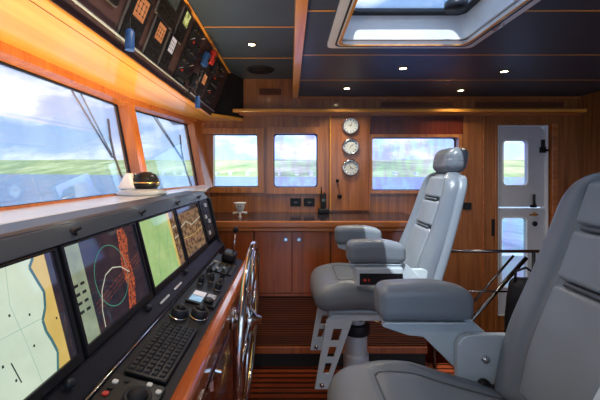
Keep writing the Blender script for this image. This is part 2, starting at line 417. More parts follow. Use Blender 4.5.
# far wall windows
def wall_window(n, bl, br, tl, tr, g, mat, gm, ro=.03):
    return raked_window(n, bl, br, tl, tr, g, mat, gm, ro, ro, ro, .11, outward=(0,1,0))
yf = YW-.035
wall_window(4, (-.865, yf, E-.215), (-.27, yf, E-.215), (-.985, yf, E+.453), (-.27, yf, E+.453), 1, 'rail', 'glass', .06)
wall_window(5, (-.236, yf, E-.225), (.352, yf, E-.225), (-.236, yf, E+.463), (.352, yf, E+.463), 2, 'rail', 'glassv', .065)
wall_window(6, (.822, yf, E-.222), (1.775, yf, E-.222), (.822, yf, E+.39), (1.775, yf, E+.39), 2, 'rail', 'glassv', .03)

# wipers outside the fore windows
def wiper(q, N, u0, u1, label):
    t = empty('window_wiper', q(u1, .97)+N*.13); tag(t, label, 'wiper', 'wipers outside the fore windows')
    bpy.context.view_layer.update()
    a, b = q(u0, .99)+N*.14, q(u1, .42)+N*.12
    a2 = q(u0+.04, .99)+N*.14
    bm = NB(); tube(bm, [a, b], .006, 8); tube(bm, [a2, b+Vector((0, 0, .012))], .005, 8); at(t, obj('arm', bm, 'chrome'))
    p1, p2 = q(u1+.012, .80)+N*.11, q(u1+.055, .06)+N*.11
    m = lerp(p1, p2, .5)+N*.02+Vector((0, -.02, 0))
    bm = NB(); tube(bm, [p1, lerp(p1, m, .5)+N*.006, m, lerp(m, p2, .5)+N*.006, p2], .008, 8); tube(bm, [b, m], .006, 6); at(t, obj('blade', bm, 'dkgrey'))
wiper(w1[1], w1[2], .80, .925, 'twin arm wiper hanging outside the nearest fore window')
wiper(w2[1], w2[2], .50, .84, 'twin arm wiper hanging outside the narrower fore window near the corner')

# soffit under the instrument box
bm = NB()
prism(bm, [L(.77, YN, .53), L(1.32, YN, .53), L(1.32, 2.5, .53), L(1.1, YW, .53), L(.49, YW, .53), L(.56, 3.55, .53), L(.77, 3.30, .53)], (0,0,.03))
struct('trim_21', bm, 'soffit')
bm = NB(); prism(bm, [L(.80, YN, .529), L(.803, YN, .529), L(.803, 3.3, .529), L(.80, 3.3, .529)], (0,0,-.001)); struct('trim_22', bm, 'side')
bm = NB(); box(bm, -.765, -.735, YN, 3.30, E+.515, E+.5295); struct('trim_23', bm, 'trim', bevel=.005)

# ------------------------------------------------------------------ overhead instrument box
oc = empty('overhead_console', L(.7, 1.5, .6)); tag(oc, 'dark overhead instrument box running above the fore windows', 'instrument box')
bpy.context.view_layer.update()
bm = NB(); prism(bm, [L(.755, YN, .532), L(.7695, YN, .532), L(.7695, YN, .561), L(1.2, YN, .561), L(1.2, YN, .97), L(.59, YN, .97)], (0, 3.38-YN, 0)); at(oc, obj('housing', bm, 'brownface'))
bm = NB()
v = [L(.755, 3.381, .562), L(.485, YW-.002, .562), L(.485, YW-.002, .97), L(.59, 3.381, .97), L(1.2, 3.381, .562), L(1.2, YW-.002, .562), L(1.2, YW-.002, .97), L(1.2, 3.381, .97)]
v = [bm.verts.new(p) for p in v]
for f in ((0,1,2,3),(4,7,6,5),(0,4,5,1),(3,2,6,7),(0,3,7,4),(1,5,6,2)): bm.faces.new([v[i] for i in f])
at(oc, obj('end_panel', bm, 'blackm'))
fU = Vector((0, 1, 0)); fV = (L(.59, 0, .97)-L(.76, 0, .53)).normalized(); fN = fU.cross(fV)
if fN.x < 0: fN = -fN
FH = (L(.59, 0, .97)-L(.76, 0, .53)).length
def face(d, v, n=0): return lerp(L(.755, d, .53), L(.59, d, .97), v)+fN*n
def fmat(d, v, n=.003): return Matrix.Translation(face(d, v, n)) @ Matrix((fU, fV, fN)).transposed().to_4x4()
bm = NB(); tube(bm, [face(YN+.1, .115, .014), face(3.34, .115, .014)], .005, 8)
for i in range(12): tube(bm, [face(-1.2+.4*i, .115, .0), face(-1.2+.4*i, .115, .014)], .004, 6)
at(oc, obj('rail', bm, 'castal', smooth=True))
def instrument(d, v, w, h, scr, label, keys=4, glyph=None, name='instrument_display', cat='instrument'):
    t = empty(name, (0,0,0)); t.matrix_world = fmat(d, v); tag(t, label, cat)
    bm = NB(); prism(bm, [(x, y, 0) for x, y in rrect(w, h, .008)], (0, 0, .014)); obj('housing', bm, 'black', t, bevel=.002)
    bm = NB(); ringprism(bm, [(x, y, 0) for x, y in rrect(w+.012, h+.012, .012)], [(x, y, 0) for x, y in rrect(w+.002, h+.002, .008)], (0, 0, .009)); obj('rim', bm, 'rimgrey', t)
    sw, sh = w*.62, h*.42
    bm = NB(); box(bm, -sw/2, sw/2, h*.02, h*.02+sh, .0142, .0152); 
    mats = [scr, 'infod', 'mark']
    if glyph:
        for gi in range(3):
            gx = -sw*.30+gi*sw*.3
            for y0 in (.25, .5, .75): box(bm, gx-sw*.1, gx+sw*.1, h*.02+sh*y0-.002, h*.02+sh*y0+.002, .0153, .0157, 1)
            box(bm, gx-.002, gx+.002, h*.02+sh*.2, h*.02+sh*.82, .0153, .0157, 1)
    obj('screen', bm, mats, t)
    bm = NB(); ringprism(bm, [(x, y+h*.02+sh/2, .014) for x, y in rrect(sw+.016, sh+.016, .005)], [(x, y+h*.02+sh/2, .014) for x, y in rrect(sw+.002, sh+.002, .002)], (0,0,.003)); obj('bezel', bm, 'dkgrey', t)
    for k in range(keys):
        for r in range(2):
            bm = NB(); x = -w*.34+w*.68*k/max(1, keys-1); y = -h*.18-r*h*.16; prism(bm, [(x+a, y+b, .014) for a, b in rrect(w*.13, h*.085, .002, 2)], (0,0,.003)); obj('button', bm, 'key' if (k+r) % 3 else 'dkgrey', t)
    return t
instrument(.95, .45, .22, .26, 'dim', 'wide black instrument nearest the camera on the overhead box')
instrument(1.30, .52, .20, .20, 'orange', 'black instrument with brown lit screen partly cut by the picture top')
instrument(1.56, .35, .17, .23, 'orange', 'black instrument with large orange screen beside the nearer blue tag', glyph=1)
instrument(1.80, .34, .15, .20, 'orange', 'black instrument with smaller orange screen, second orange one', glyph=1)
instrument(1.81, .76, .22, .17, 'dim', 'wide black unit with dim grey screen, upper row of overhead box')
instrument(1.98, .34, .12, .20, 'lcd', 'narrow black instrument with pale pinkish screen', glyph=1)
instrument(2.04, .74, .13, .18, 'green', 'small black unit with greenish lit window, upper row')
instrument(2.72, .36, .15, .17, 'orange', 'black instrument with orange screen at the far end of overhead box', glyph=1)
instrument(1.50, .80, .20, .15, 'dim', 'black unit above the largest orange screen')
# switch panels, handsets with coiled cords, knobs
def switch_panel(d, v, w, h, nx, ny, label):
    t = empty('switch_board', (0,0,0)); t.matrix_world = fmat(d, v); tag(t, label, 'switchboard', 'switch boards at the far end of the overhead box')
    bm = NB(); prism(bm, [(x, y, 0) for x, y in rrect(w, h, .005)], (0,0,.006)); obj('plate', bm, 'dkgrey', t)
    for i in range(nx):
        for j in range(ny):
            x, y = -w/2+w*(i+.5)/nx, -h/2+h*(j+.5)/ny
            k = (i*3+j*5) % 7
            bm = NB()
            if k in (0, 3): lathe(bm, [(.010, 0), (.010, .01), (.007, .02), (0, .02)], (x, y, .006), seg=12)
            elif k == 5: tube(bm, [(x, y, .006), (x, y+.012, .03)], .003, 8)
            else: box(bm, x-.008, x+.008, y-.006, y+.006, .006, .014)
            obj('switch', bm, ('black', 'mark', 'chrome', 'dkgrey', 'black', 'chrome', 'brass')[k] if (i, j) != (1, 1) else 'red', t)
switch_panel(2.30, .72, .22, .20, 4, 3, 'upper switch panel between grey display and cords on the overhead box')
switch_panel(2.28, .30, .20, .18, 4, 3, 'lower switch panel beside the pale pinkish instrument')
switch_panel(3.02, .68, .26, .22, 4, 4, 'upper switch panel nearest the far end of the overhead box')
switch_panel(3.02, .27, .26, .15, 4, 2, 'lower switch panel nearest the far end of the overhead box')
def handset(d, v, mat, label, ln=.13):
    t = empty('radio_handset', (0,0,0)); t.matrix_world = fmat(d, v, .007) @ Matrix.Scale(1.35, 4); tag(t, label, 'handset')
    bm = NB(); rbox(bm, (0, 0, .03), (.05, ln*.6, .03), .01, 2); obj('body', bm, mat, t, smooth=True)
    bm = NB(); box(bm, -.02, .02, -.01, .02, 0, .015); obj('cradle', bm, 'dkgrey', t)
    pts = []
    for i in range(90):
        a = i*.75; s = i/89; pts.append((.05*s+.006*math.cos(a), -ln*.3-.05*math.sin(s*PI)+.0, .03+.006*math.sin(a)-.02*s))
    bm = NB(); tube(bm, pts, .0022, 5); obj('coiled_cord', bm, 'black', t)
    bm = NB(); box(bm, -.012, .012, -.01, .012, .045, .048); obj('talk_key', bm, 'chrome', t)
handset(2.50, .66, 'blue', 'blue and black radio handset, upper one on the overhead box')
handset(2.62, .78, 'red', 'red radio handset hanging on the overhead box')
handset(2.42, .27, 'black', 'black radio handset below the blue and black one')
handset(2.75, .70, 'black', 'black radio handset nearest the far end')
def blue_tag(d, v, ln, label):
    p = face(d, v, .035)
    t = empty('hanging_tag', p); tag(t, label, 'tag', 'blue tags hanging from the overhead box')
    bm = NB(); prism(bm, [(x*.3, y, -ln*.6) for x, y in rrect(.05, .05, .012)], (0, 0, -ln)); 
    bm.free(); bm = NB(); lathe(bm, [(.016, -ln-.05), (.019, -ln-.04), (.019, -.06), (.012, -.05), (.0, -.05)], seg=14); obj('sleeve', bm, 'blue', t, smooth=True)
    bm = NB(); lathe(bm, [(.0195, -ln-.053), (.0195, -ln-.046)], seg=14); obj('hem', bm, 'blue', t)
    bm = NB(); tube(bm, [(0, 0, -.05), (0, 0, 0), (-.02, 0, .006)], .004, 6); obj('cord', bm, 'black', t)
blue_tag(1.47, .30, .085, 'blue cloth sleeve hanging beside the largest orange display')
blue_tag(2.60, .22, .085, 'blue cloth sleeve hanging near the far end of the overhead box')

# ------------------------------------------------------------------ ceiling fittings
def downlight(x, y, z, label, watt=17):
    t = empty('ceiling_light', (x, y, z)); tag(t, label, 'light', 'round downlights in the ceiling')
    bm = NB(); lathe(bm, [(.026, -.001), (.036, -.001), (.036, -.006), (.026, -.008), (.026, -.001)], seg=20); obj('bezel', bm, 'brass', t, smooth=True)
    bm = NB(); lathe(bm, [(.0255, -.0015), (.0255, -.0055)], seg=20); obj('lens', bm, 'lamp', t)
    l = bpy.data.lights.new('bulb', 'SPOT'); l.energy = watt; l.color = (1, .88, .72); l.spot_size = 2.4; l.spot_blend = .9; l.shadow_soft_size = .03
    o = bpy.data.objects.new('bulb', l); C.objects.link(o); o.parent = t; o.location = (0, 0, -.012)
downlight(-.29, 2.65, ZL, 'downlight in the raised left ceiling beside the round speaker')
downlight(.85, 2.63, ZR, 'downlight just beyond the roof hatch')
downlight(1.66, 2.71, ZR, 'downlight to the right of the roof hatch', 9)
downlight(.53, 3.26, ZR, 'downlight over the three round wall gauges')
downlight(1.63, 3.34, ZR, 'downlight over the right end of the long window', 9)
downlight(-.29, 1.4, ZL, 'added unseen downlight in the raised left ceiling before the camera')  # this and the next three: out of view, added for interior fill
downlight(1.9, 1.2, ZR, 'added unseen downlight right of the near chair', 8)
downlight(1.9, -.3, ZR, 'added unseen downlight behind the camera on the right', 8)
downlight(-.29, .1, ZL, 'added unseen downlight in the raised left ceiling over the camera')
t = empty('ceiling_speaker', (-.28, 3.32, ZL)); tag(t, 'round flush speaker grille in the raised left ceiling', 'speaker')
bm = NB(); lathe(bm, [(.115, -.0005), (.13, -.0005), (.13, -.007), (.115, -.009), (.115, -.0005)], seg=32); obj('rim', bm, 'dkgrey', t, smooth=True)
bm = NB(); lathe(bm, [(.114, -.001), (.114, -.005), (.05, -.008), (0, -.008)], seg=32); obj('grille', bm, 'blackm', t, smooth=True)

# roof hatch
t = empty('roof_hatch', ((HX0+HX1)/2, (HY0+HY1)/2, ZR)); tag(t, 'white framed open roof hatch letting the sky in', 'hatch')
w, h = HX1-HX0, HY1-HY0
def rr3(w, h, r, z): return [(x, y, z) for x, y in rrect(w, h, r)]
bm = NB(); ringprism(bm, rr3(w+.13, h+.11, .03, -.03), rr3(w+.0, h+.0, .03, -.03), (0,0,.0295)); obj('flange', bm, 'white', t, bevel=.006)
bm = NB(); ringprism(bm, rr3(w+.012, h+.012, .06, -.034), rr3(w-.012, h-.012, .06, -.034), (0,0,.006)); obj('wood_bead', bm, 'trim', t)
bm = NB(); ringprism(bm, rr3(w+.05, h+.05, .05, -.032), rr3(w+.032, h+.032, .05, -.032), (0,0,.004)); obj('seal', bm, 'dkgrey', t)
bm = NB(); ringprism(bm, rr3(w-.001, h-.001, .05, -.001), rr3(w-.03, h-.03, .05, -.001), (0,0,.141)); obj('shaft', bm, 'white', t)
bm = NB(); ringprism(bm, rr3(w+.04, h+.04, .05, .1405), rr3(w-.12, h-.13, .05, .1405), (0,0,.02)); obj('cover_frame', bm, 'dkgrey', t)
bm = NB(); prism(bm, rr3(w-.122, h-.132, .05, .148), (0,0,.006)); obj('pane', bm, 'glass', t)
for s in (-.12, .25):
    bm = NB(); rbox(bm, (w/2+.035, s, -.034), (.02, .08, .012), .005, 2); obj('latch', bm, 'chrome', t, smooth=True)
bm = NB(); lathe(bm, [(.055, .105), (.06, .115), (.06, .147), (0, .147)], (w/2-.13, h/2-.16, 0), seg=20); obj('vent_cap', bm, 'dkgrey', t, smooth=True)

# ------------------------------------------------------------------ counter and cabinets on the far side
YC = 2.93; CX0, CX1 = -.80, 1.15; ZC = E-.417
bm = NB(); box(bm, CX0, CX1+.02, YC-.02, YW-.026, ZC-.012, ZC); o = obj('worktop', bm, 'counter', bevel=.004); tag(o, 'dark polished worktop along the far wall', 'worktop')
bm = NB(); box(bm, CX0, CX1+.03, YC-.045, YC-.021, ZC-.045, ZC+.012)
o = obj('fiddle_rail', bm, 'wallx', bevel=.01); tag(o, 'rounded wooden fiddle rail along the worktop edge', 'rail')
bm = NB(); box(bm, CX0, CX1+.015, YC-.03, YC-.005, ZC-.075, ZC-.046); o = obj('worktop_trim', bm, 'wallx', bevel=.004); tag(o, 'plain wooden strip under the worktop rail', 'trim')
cz1, cz0 = ZC-.078, E-1.015
def cab(x0, x1, ndoor, label, knobs=()):
    t = empty('cabinet', ((x0+x1)/2, YC, cz0)); tag(t, label, 'cabinet', 'wooden cabinets under the worktop')
    bpy.context.view_layer.update()
    bm = NB(); box(bm, x0, x1, YC+.012, YW-.005, cz0, cz1+.062); at(t, obj('body', bm, 'cab'))
    wd = (x1-x0)/ndoor
    for i in range(ndoor):
        bm = NB(); box(bm, x0+i*wd+.003, x0+(i+1)*wd-.003, YC-.006, YC+.0115, cz0+.004, cz1-.002); dr = obj('door', bm, 'cab', bevel=.003); at(t, dr)
        if i < len(knobs) and knobs[i] is not None:
            kx = knobs[i]
            bm = NB(); box(bm, kx-.019, kx+.019, YC-.011, YC-.0065, cz1-.086, cz1-.050); lathe(bm, [(.012, 0), (.012, .006), (0, .006)], (kx, YC-.011, cz1-.068), (0,-1,0), 14, 1)
            k = obj('latch', bm, ['dsteel', 'chrome']); bpy.context.view_layer.update(); k.parent = dr; k.matrix_parent_inverse = dr.matrix_world.inverted()
cab(-.79, -.305, 1, 'plain left cabinet partly hidden behind the helm console')
cab(-.30, .335, 2, 'double door cabinet with two square chrome latches', (-.035, .075))
cab(.34, 1.145, 2, 'cabinet behind the far helm chair', (None, None))
# grille plinth under the cabinets
t = empty('plinth_grille', (.17, YC+.02, 0)); tag(t, 'dark wooden slatted grille below the cabinets', 'grille')
bpy.context.view_layer.update()
bm = NB(); box(bm, CX0, CX1, YC+.045, YW-.01, .0, cz0-.001); at(t, obj('backing', bm, 'dark'))  # shade behind the slats and below the rail, painted near-black
bm = NB(); n = 22
for i in range(n):
    z = .20+(cz0-.03-.20)*i/(n-1); box(bm, CX0, CX1, YC+.012, YC+.020, z-.0052, z+.0052)
at(t, obj('slat', bm, 'slat'))
bm = NB(); box(bm, CX0, CX1, YC-.004, YC+.03, .13, .185); at(t, obj('bottom_rail', bm, 'cab', bevel=.003))
bm = NB(); box(bm, CX0, CX1, YC-.004, YC+.03, cz0-.022, cz0-.001); at(t, obj('top_rail', bm, 'cab', bevel=.002))

# things on the worktop and on the wall over it
def gauge(z, label, a):
    t = empty('wall_gauge', (.625, YW-.026, z)); tag(t, label, 'gauge', 'round chrome gauges on the wall panel')
    F = (0, -1, 0)
    bm = NB(); lathe(bm, [(.088, 0), (.09, .01), (.085, .028), (.074, .034), (.071, .030), (.071, .008), (0, .008)], (0,0,0), F, 36); obj('case', bm, 'chrome', t, smooth=True)
    bm = NB(); lathe(bm, [(.070, .009), (.070, .016), (0, .016)], (0,0,0), F, 32); obj('dial', bm, 'dial', t)
    bm = NB()
    for k in range(12):
        c, s = math.cos(k*PI/6), math.sin(k*PI/6)
        prism(bm, [(c*.052-s*.003, -.0163, s*.052+c*.003), (c*.052+s*.003, -.0163, s*.052-c*.003), (c*.064+s*.003, -.0163, s*.064-c*.003), (c*.064-s*.003, -.0163, s*.064+c*.003)], (0, -.0006, 0))
    obj('tick_marks', bm, 'black', t)
    for ang, ln in a:
        c, s = math.cos(ang), math.sin(ang)
        bm = NB(); prism(bm, [(-s*.004, -.018, c*.004), (s*.004, -.018, -c*.004), (c*ln, -.018, s*ln)], (0,-.001,0)); obj('hand', bm, 'black', t)
    bm = NB(); lathe(bm, [(.007, .016), (.007, .021), (0, .021)], (0,0,0), F, 12); obj('hub', bm, 'brass', t)
gauge(E+.475, 'topmost of the three round chrome gauges', ((1.2, .05), (2.6, .035)))
gauge(E+.262, 'middle one of the three round chrome gauges', ((.6, .05), (-2.0, .035)))
gauge(E+.045, 'lowest of the three round chrome gauges', ((-.4, .05), (1.9, .04)))
t = empty('hanging_pendant', (.49, YW-.026, E-.09)); tag(t, 'small black pendant hanging from a knob beneath the round gauges', 'pendant')
bm = NB(); lathe(bm, [(.016, 0), (.018, .012), (.01, .02), (0, .02)], (0,0,0), (0,-1,0), 14); obj('knob', bm, 'black', t, smooth=True)
bm = NB(); tube(bm, [(0, -.012, 0), (.012, -.014, -.05), (.02, -.014, -.13)], .0025, 6); obj('cord', bm, 'black', t)
bm = NB(); lathe(bm, [(.018, -.012), (.024, 0), (.018, .012), (0, .012)], (.022, -.014, -.16), (0,-1,0), 16); obj('bob', bm, 'black', t, smooth=True)
def socket(x, label):
    t = empty('wall_socket', (x, YW-.001, E-.315)); tag(t, label, 'socket', 'black sockets above the worktop')
    bm = NB(); prism(bm, [(a, 0, b) for a, b in rrect(.115, .085, .012)], (0,-.012,0)); obj('plate', bm, 'black', t, bevel=.003)
    bm = NB(); lathe(bm, [(.026, .0122), (.026, .020), (.021, .020), (.021, .014), (0, .014)], (0,0,0), (0,-1,0), 18); obj('ring', bm, 'dkgrey', t)
    bm = NB(); box(bm, -.018, .018, -.0145, -.0142, -.006, .006); obj('readout', bm, 'dim', t)
socket(.06, 'left black socket on the wall above the worktop'); socket(.20, 'right black socket beside the standing handset')
t = empty('handheld_radio', (.335, 3.52, ZC)); tag(t, 'black handheld radio standing on the worktop in its charger', 'radio')
bm = NB(); rbox(bm, (0,0,.025), (.11, .09, .05), .012, 2); obj('charger', bm, 'black', t, smooth=True)
bm = NB(); rbox(bm, (0,.0,.12), (.06, .035, .16), .01, 3); obj('body', bm, 'blackm', t, smooth=True)
bm = NB(); tube(bm, [(-.018, 0, .19), (-.018, 0, .27)], [.008, .005], 8); obj('antenna', bm, 'black', t, smooth=True)
bm = NB(); lathe(bm, [(.008, 0), (.008, .014), (0, .014)], (.014, 0, .198), seg=10); obj('knob', bm, 'black', t)
bm = NB(); box(bm, -.02, .02, -.0185, -.0178, .12, .15); obj('screen', bm, 'dim', t)
t = empty('cup', (-.46, 3.22, ZC)); t.scale = (.85,)*3; tag(t, 'white porcelain cup on a small footed stand on the worktop', 'cup')
bm = NB(); lathe(bm, [(.022, .062), (.040, .085), (.052, .125), (.056, .150), (.052, .150), (.046, .12), (.02, .075), (0, .072)], seg=28); obj('bowl', bm, 'porc', t, smooth=True)
bm = NB(); lathe(bm, [(.060, .148), (.068, .152), (.068, .160), (.052, .162), (.050, .152)], seg=28); obj('rim', bm, 'porc', t, smooth=True)
bm = NB(); lathe(bm, [(.020, 0), (.014, .012), (.010, .03), (.022, .0625)], seg=16); obj('stem', bm, 'porc', t, smooth=True)
for s in (-1, 1):
    bm = NB(); tube(bm, [(-.075*s, -.01*s, .048), (0, 0, .06), (.070*s, .012*s, .040)], [.010, .012, .008], 8); obj('foot_arm', bm, 'porc', t, smooth=True)
bm = NB()
for k in range(5): box(bm, -.016+.008*k-.002, -.016+.008*k+.002, -.0525, -.0495, .115, .135)
obj('crest', bm, 'dkgrey', t)

# ------------------------------------------------------------------ white dutch door
t = empty('door_1', ((DR[0]+DR[1])/2, YW, DR[2])); t['kind'] = 'structure'; bpy.context.view_layer.update()
x0, x1, z0, z1 = DR; zs = E-.375
def leaf(name, a, b, win, topround):
    wx0, wx1, wz0, wz1 = win
    cx, cz = (wx0+wx1)/2, (wz0+wz1)/2
    inn = [(cx+x, YW-.0, cz+z) for x, z in rrect(wx1-wx0, wz1-wz0, .035, 5)]
    out = []
    r = [.06 if topround else .003, .003, .003, .003]
    for (px, pz, a0), rr in zip(((x1-.03, b, 0), (x0+.004, b, 90), (x0+.004, a, 180), (x1-.03, a, 270)), r):
        sx = 1 if a0 in (0, 270) else -1; sz = 1 if a0 in (0, 90) else -1
        for k in range(6):
            an = math.radians(a0+18*k); out.append((px-sx*rr+rr*math.cos(an), YW, pz-sz*rr+rr*math.sin(an)))
    bm = NB(); ringprism(bm, out, inn, (0, .045, 0)); lf = obj(name, bm, 'doorw'); at(t, lf)
    bm = NB(); ringprism(bm, [(cx+x, YW-.006, cz+z) for x, z in rrect(wx1-wx0+.02, wz1-wz0+.02, .04, 5)], [(cx+x, YW-.006, cz+z) for x, z in rrect(wx1-wx0, wz1-wz0, .035, 5)], (0,.006,0)); at(t, obj('window_trim', bm, 'white'))
    bm = NB(); prism(bm, [(cx+x, YW+.02, cz+z) for x, z in rrect(wx1-wx0, wz1-wz0, .035, 5)], (0,.006,0)); at(t, obj('pane', bm, 'glassd'))
leaf('upper_leaf', zs+.012, z1-.01, (2.225, 2.475, E-.135, E+.325), True)
leaf('lower_leaf', z0+.01, zs-.004, (2.205, 2.465, E-1.20, E-.48), False)
bm = NB(); ringprism(bm, [(x1-.001, YW-.02, z0), (x1-.001, YW-.02, z1-.001), (x0+.001, YW-.02, z1-.001), (x0+.001, YW-.02, z0)],
    [(x1-.026, YW-.02, z0+.006), (x1-.026, YW-.02, z1-.009), (x0+.003, YW-.02, z1-.009), (x0+.003, YW-.02, z0+.006)], (0, .06, 0)); at(t, obj('door_frame', bm, 'white', bevel=.004))
def doorbit(name, fn, m):
    bm = NB(); fn(bm); at(t, obj(name, bm, m, smooth=False, bevel=.002))
doorbit('hinge', lambda b: (box(b, 2.60, 2.655, YW-.025, YW-.001, E+.20, E+.26), box(b, 2.615, 2.635, YW-.035, YW-.001, E+.26, E+.335), tube(b, [(2.59, YW-.03, E+.225), (2.67, YW-.03, E+.225)], .012, 8)), 'black')
doorbit('latch', lambda b: (box(b, 2.50, 2.56, YW-.02, YW-.001, E-.37, E-.34), tube(b, [(2.53, YW-.03, E-.35), (2.515, YW-.045, E-.30), (2.52, YW-.04, E-.23)], .012, 8)), 'black')
doorbit('handle', lambda b: (lathe(b, [(.022, 0), (.022, .01), (0, .01)], (2.545, YW, E-.44), (0,-1,0), 14), tube(b, [(2.545, YW-.008, E-.44), (2.545, YW-.05, E-.44), (2.46, YW-.055, E-.443)], .009, 8)), 'brass')
doorbit('lock', lambda b: lathe(b, [(.026, 0), (.026, .012), (.012, .02), (0, .02)], (2.55, YW, E-.54), (0,-1,0), 16), 'black')
o = NB(); box(o, 2.10, 2.128, YW-.014, YW-.0002, E-.665, E-.49); o = obj('door_stop', o, 'black', bevel=.003); tag(o, 'narrow black plate on the wood left of the white door', 'plate')
t = empty('light_switch', (1.845, YW-.001, E-.355)); tag(t, 'small black switch on the wall right of the far headrest', 'switch')
bm = NB(); prism(bm, [(a, 0, b) for a, b in rrect(.085, .075, .01)], (0,-.01,0)); obj('plate', bm, 'black', t)
bm = NB(); box(bm, -.018, .018, -.016, -.0102, -.02, .02); obj('rocker', bm, 'dkgrey', t)

# outside the door: white bulwark of the side deck
bm = NB(); box(bm, 1.2, 3.6, 4.72, 4.80, -.4, .50); box(bm, 1.2, 3.6, 4.68, 4.84, .50, .53); o = obj('bulwark', bm, 'white'); tag(o, 'white bulwark outside the lower door window', 'bulwark')

# ------------------------------------------------------------------ stair railing
t = empty('stair_railing', (1.9, 2.97, 0)); tag(t, 'polished steel railing around the stair opening', 'railing'); bpy.context.view_layer.update()
def rl(name, pts, r, m='dsteel'):
    bm = NB(); tube(bm, pts, r, 10); at(t, obj(name, bm, m, smooth=True))
rl('top_rail', [(1.22, 2.96, E-.67), (2.30, 2.96, E-.67)], .013)
rl('middle_rail', [(1.22, 2.96, E-1.01), (2.13, 2.96, E-1.01)], .008)
for x in (1.22, 2.06, 2.30): rl('post', [(x, 2.96, 0), (x, 2.96, E-.67)], .014, 'dkgrey' if x > 1.3 else 'dsteel')
rl('stair_handrail', [(2.02, 2.99, E-.73), (1.52, 3.0, E-1.31), (1.40, 3.02, E-1.45)], .017)
rl('stair_handrail', [(1.98, 3.10, E-.74), (1.48, 3.10, E-1.32)], .010)
t = empty('duffel_bag', (1.84, 2.83, 0)); tag(t, 'tall black bag standing on the floor against the stair railing', 'bag')
bm = NB()
def jf(p):
    q = p.copy(); k = q.z/.8
    n = noise.noise(p*7)*.04; q.x += n+.07*k; q.y += n*.4; q.x *= 1-.15*k; return q
rbox(bm, (0, 0, .40), (.26, .16, .79), .07, 12, jf); obj('cloth', bm, 'blackm', t, smooth=True)
bm = NB(); tube(bm, [(-.03, -.01, .75), (-.02, -.01, .85), (.06, -.01, .88), (.12, -.01, .84), (.13, -.01, .74)], .01, 8); obj('handle', bm, 'black', t, smooth=True)

# ------------------------------------------------------------------ helm console
D0, D1, D2 = -.4, 2.62, 2.42
hc = empty('helm_console', L(.6, 1.4, -1.65)); tag(hc, 'long helm console with dark desk and varnished side below the fore windows', 'console'); bpy.context.view_layer.update()
def sec(name, pts, d0, d1, m, bevel=0):
    bm = NB(); prism(bm, [L(X, d0, z) for X, z in pts], (0, d1-d0, 0)); return at(hc, obj(name, bm, m, bevel=bevel))
sec('shelf', [(1.04, -.16), (1.04, -.139), (.775, -.14), (.775, -.16)], D0, D1, 'shelf', .003)
bm = NB(); prism(bm, [L(1.04, 2.62, -.14), L(.99, 2.62, -.14), L(.80, 3.45, -.14), L(.82, 3.5, -.14)], (0,0,-.02)); bm.free()
bm = NB(); prism(bm, [L(1.005, 2.621, -.14), L(.70, 2.621, -.14), L(.66, 2.75, -.14), L(.80, 3.50, -.14), L(.822, 3.50, -.14)], (0,0,-.02)); at(hc, obj('shelf', bm, 'shelf', bevel=.003))
sec('shelf_edge', [(.774, -.16), (.774, -.1405), (.665, -.143), (.655, -.150), (.655, -.165)], D0, D1, 'grey', .003)
sec('fascia', [(.654, -.152), (.66, -.165), (.70, -.20), (.63, -.20), (.615, -.195), (.648, -.152)], D0, D1, 'grey', .002)
MB = ((.545, -.495), (.62, -.196))        # foot and head line of the monitors
sec('backboard', [(.60, -.50), (.57, -.49), (.655, -.201), (.70, -.201)], D0, D1, 'blackm')
sec('ledge', [(.60, -.62), (.60, -.501), (.548, -.501), (.500, -.548), (.500, -.62)], D0, D1, 'navy', .003)
sec('desk', [(.499, -.64), (.499, -.562), (.318, -.612), (.318, -.64)], D0, D2, 'navy')
bm = NB(); tube(bm, [L(.497, D0, -.556), L(.497, D2, -.556)], .004, 8); at(hc, obj('desk_trim', bm, 'chrome', smooth=True))
sec('coaming', [(.3175, -.66), (.3175, -.597), (.30, -.590), (.272, -.592), (.262, -.604), (.262, -.66)], D0, D2+.02, 'coam', .006)
sec('side_panel', [(.29, -1.64), (.29, -.661), (.270, -.661), (.270, -1.64)], D0, D2, 'side')
sec('plinth', [(.80, -1.65), (.80, -1.58), (.32, -1.58), (.32, -1.65)], D0, D2, 'dark')
sec('front_body', [(.98, -1.64), (.98, -.161), (.75, -.161), (.66, -.64), (.66, -1.64)], D0, D1, 'blackm')
bm = NB(); prism(bm, [L(1.0, 0, -.1601), L(.66, 0, -.1601), L(.60, 0, -.20), L(.53, 0, -.50), L(.49, 0, -.56), L(.49, 0, -.66), L(1.0, 0, -.66)], (0, .03, 0))
bmesh.ops.translate(bm, verts=bm.verts[:], vec=(0, D1+.001, 0)); at(hc, obj('end_panel', bm, 'blackm', bevel=.006))
bm = NB(); prism(bm, [L(.66, 0, -.641), L(.271, 0, -.661), L(.271, 0, -1.64), L(.66, 0, -1.64)], (0, .02, 0)); bmesh.ops.translate(bm, verts=bm.verts[:], vec=(0, D2+.001, 0)); at(hc, obj('end_panel', bm, 'side'))
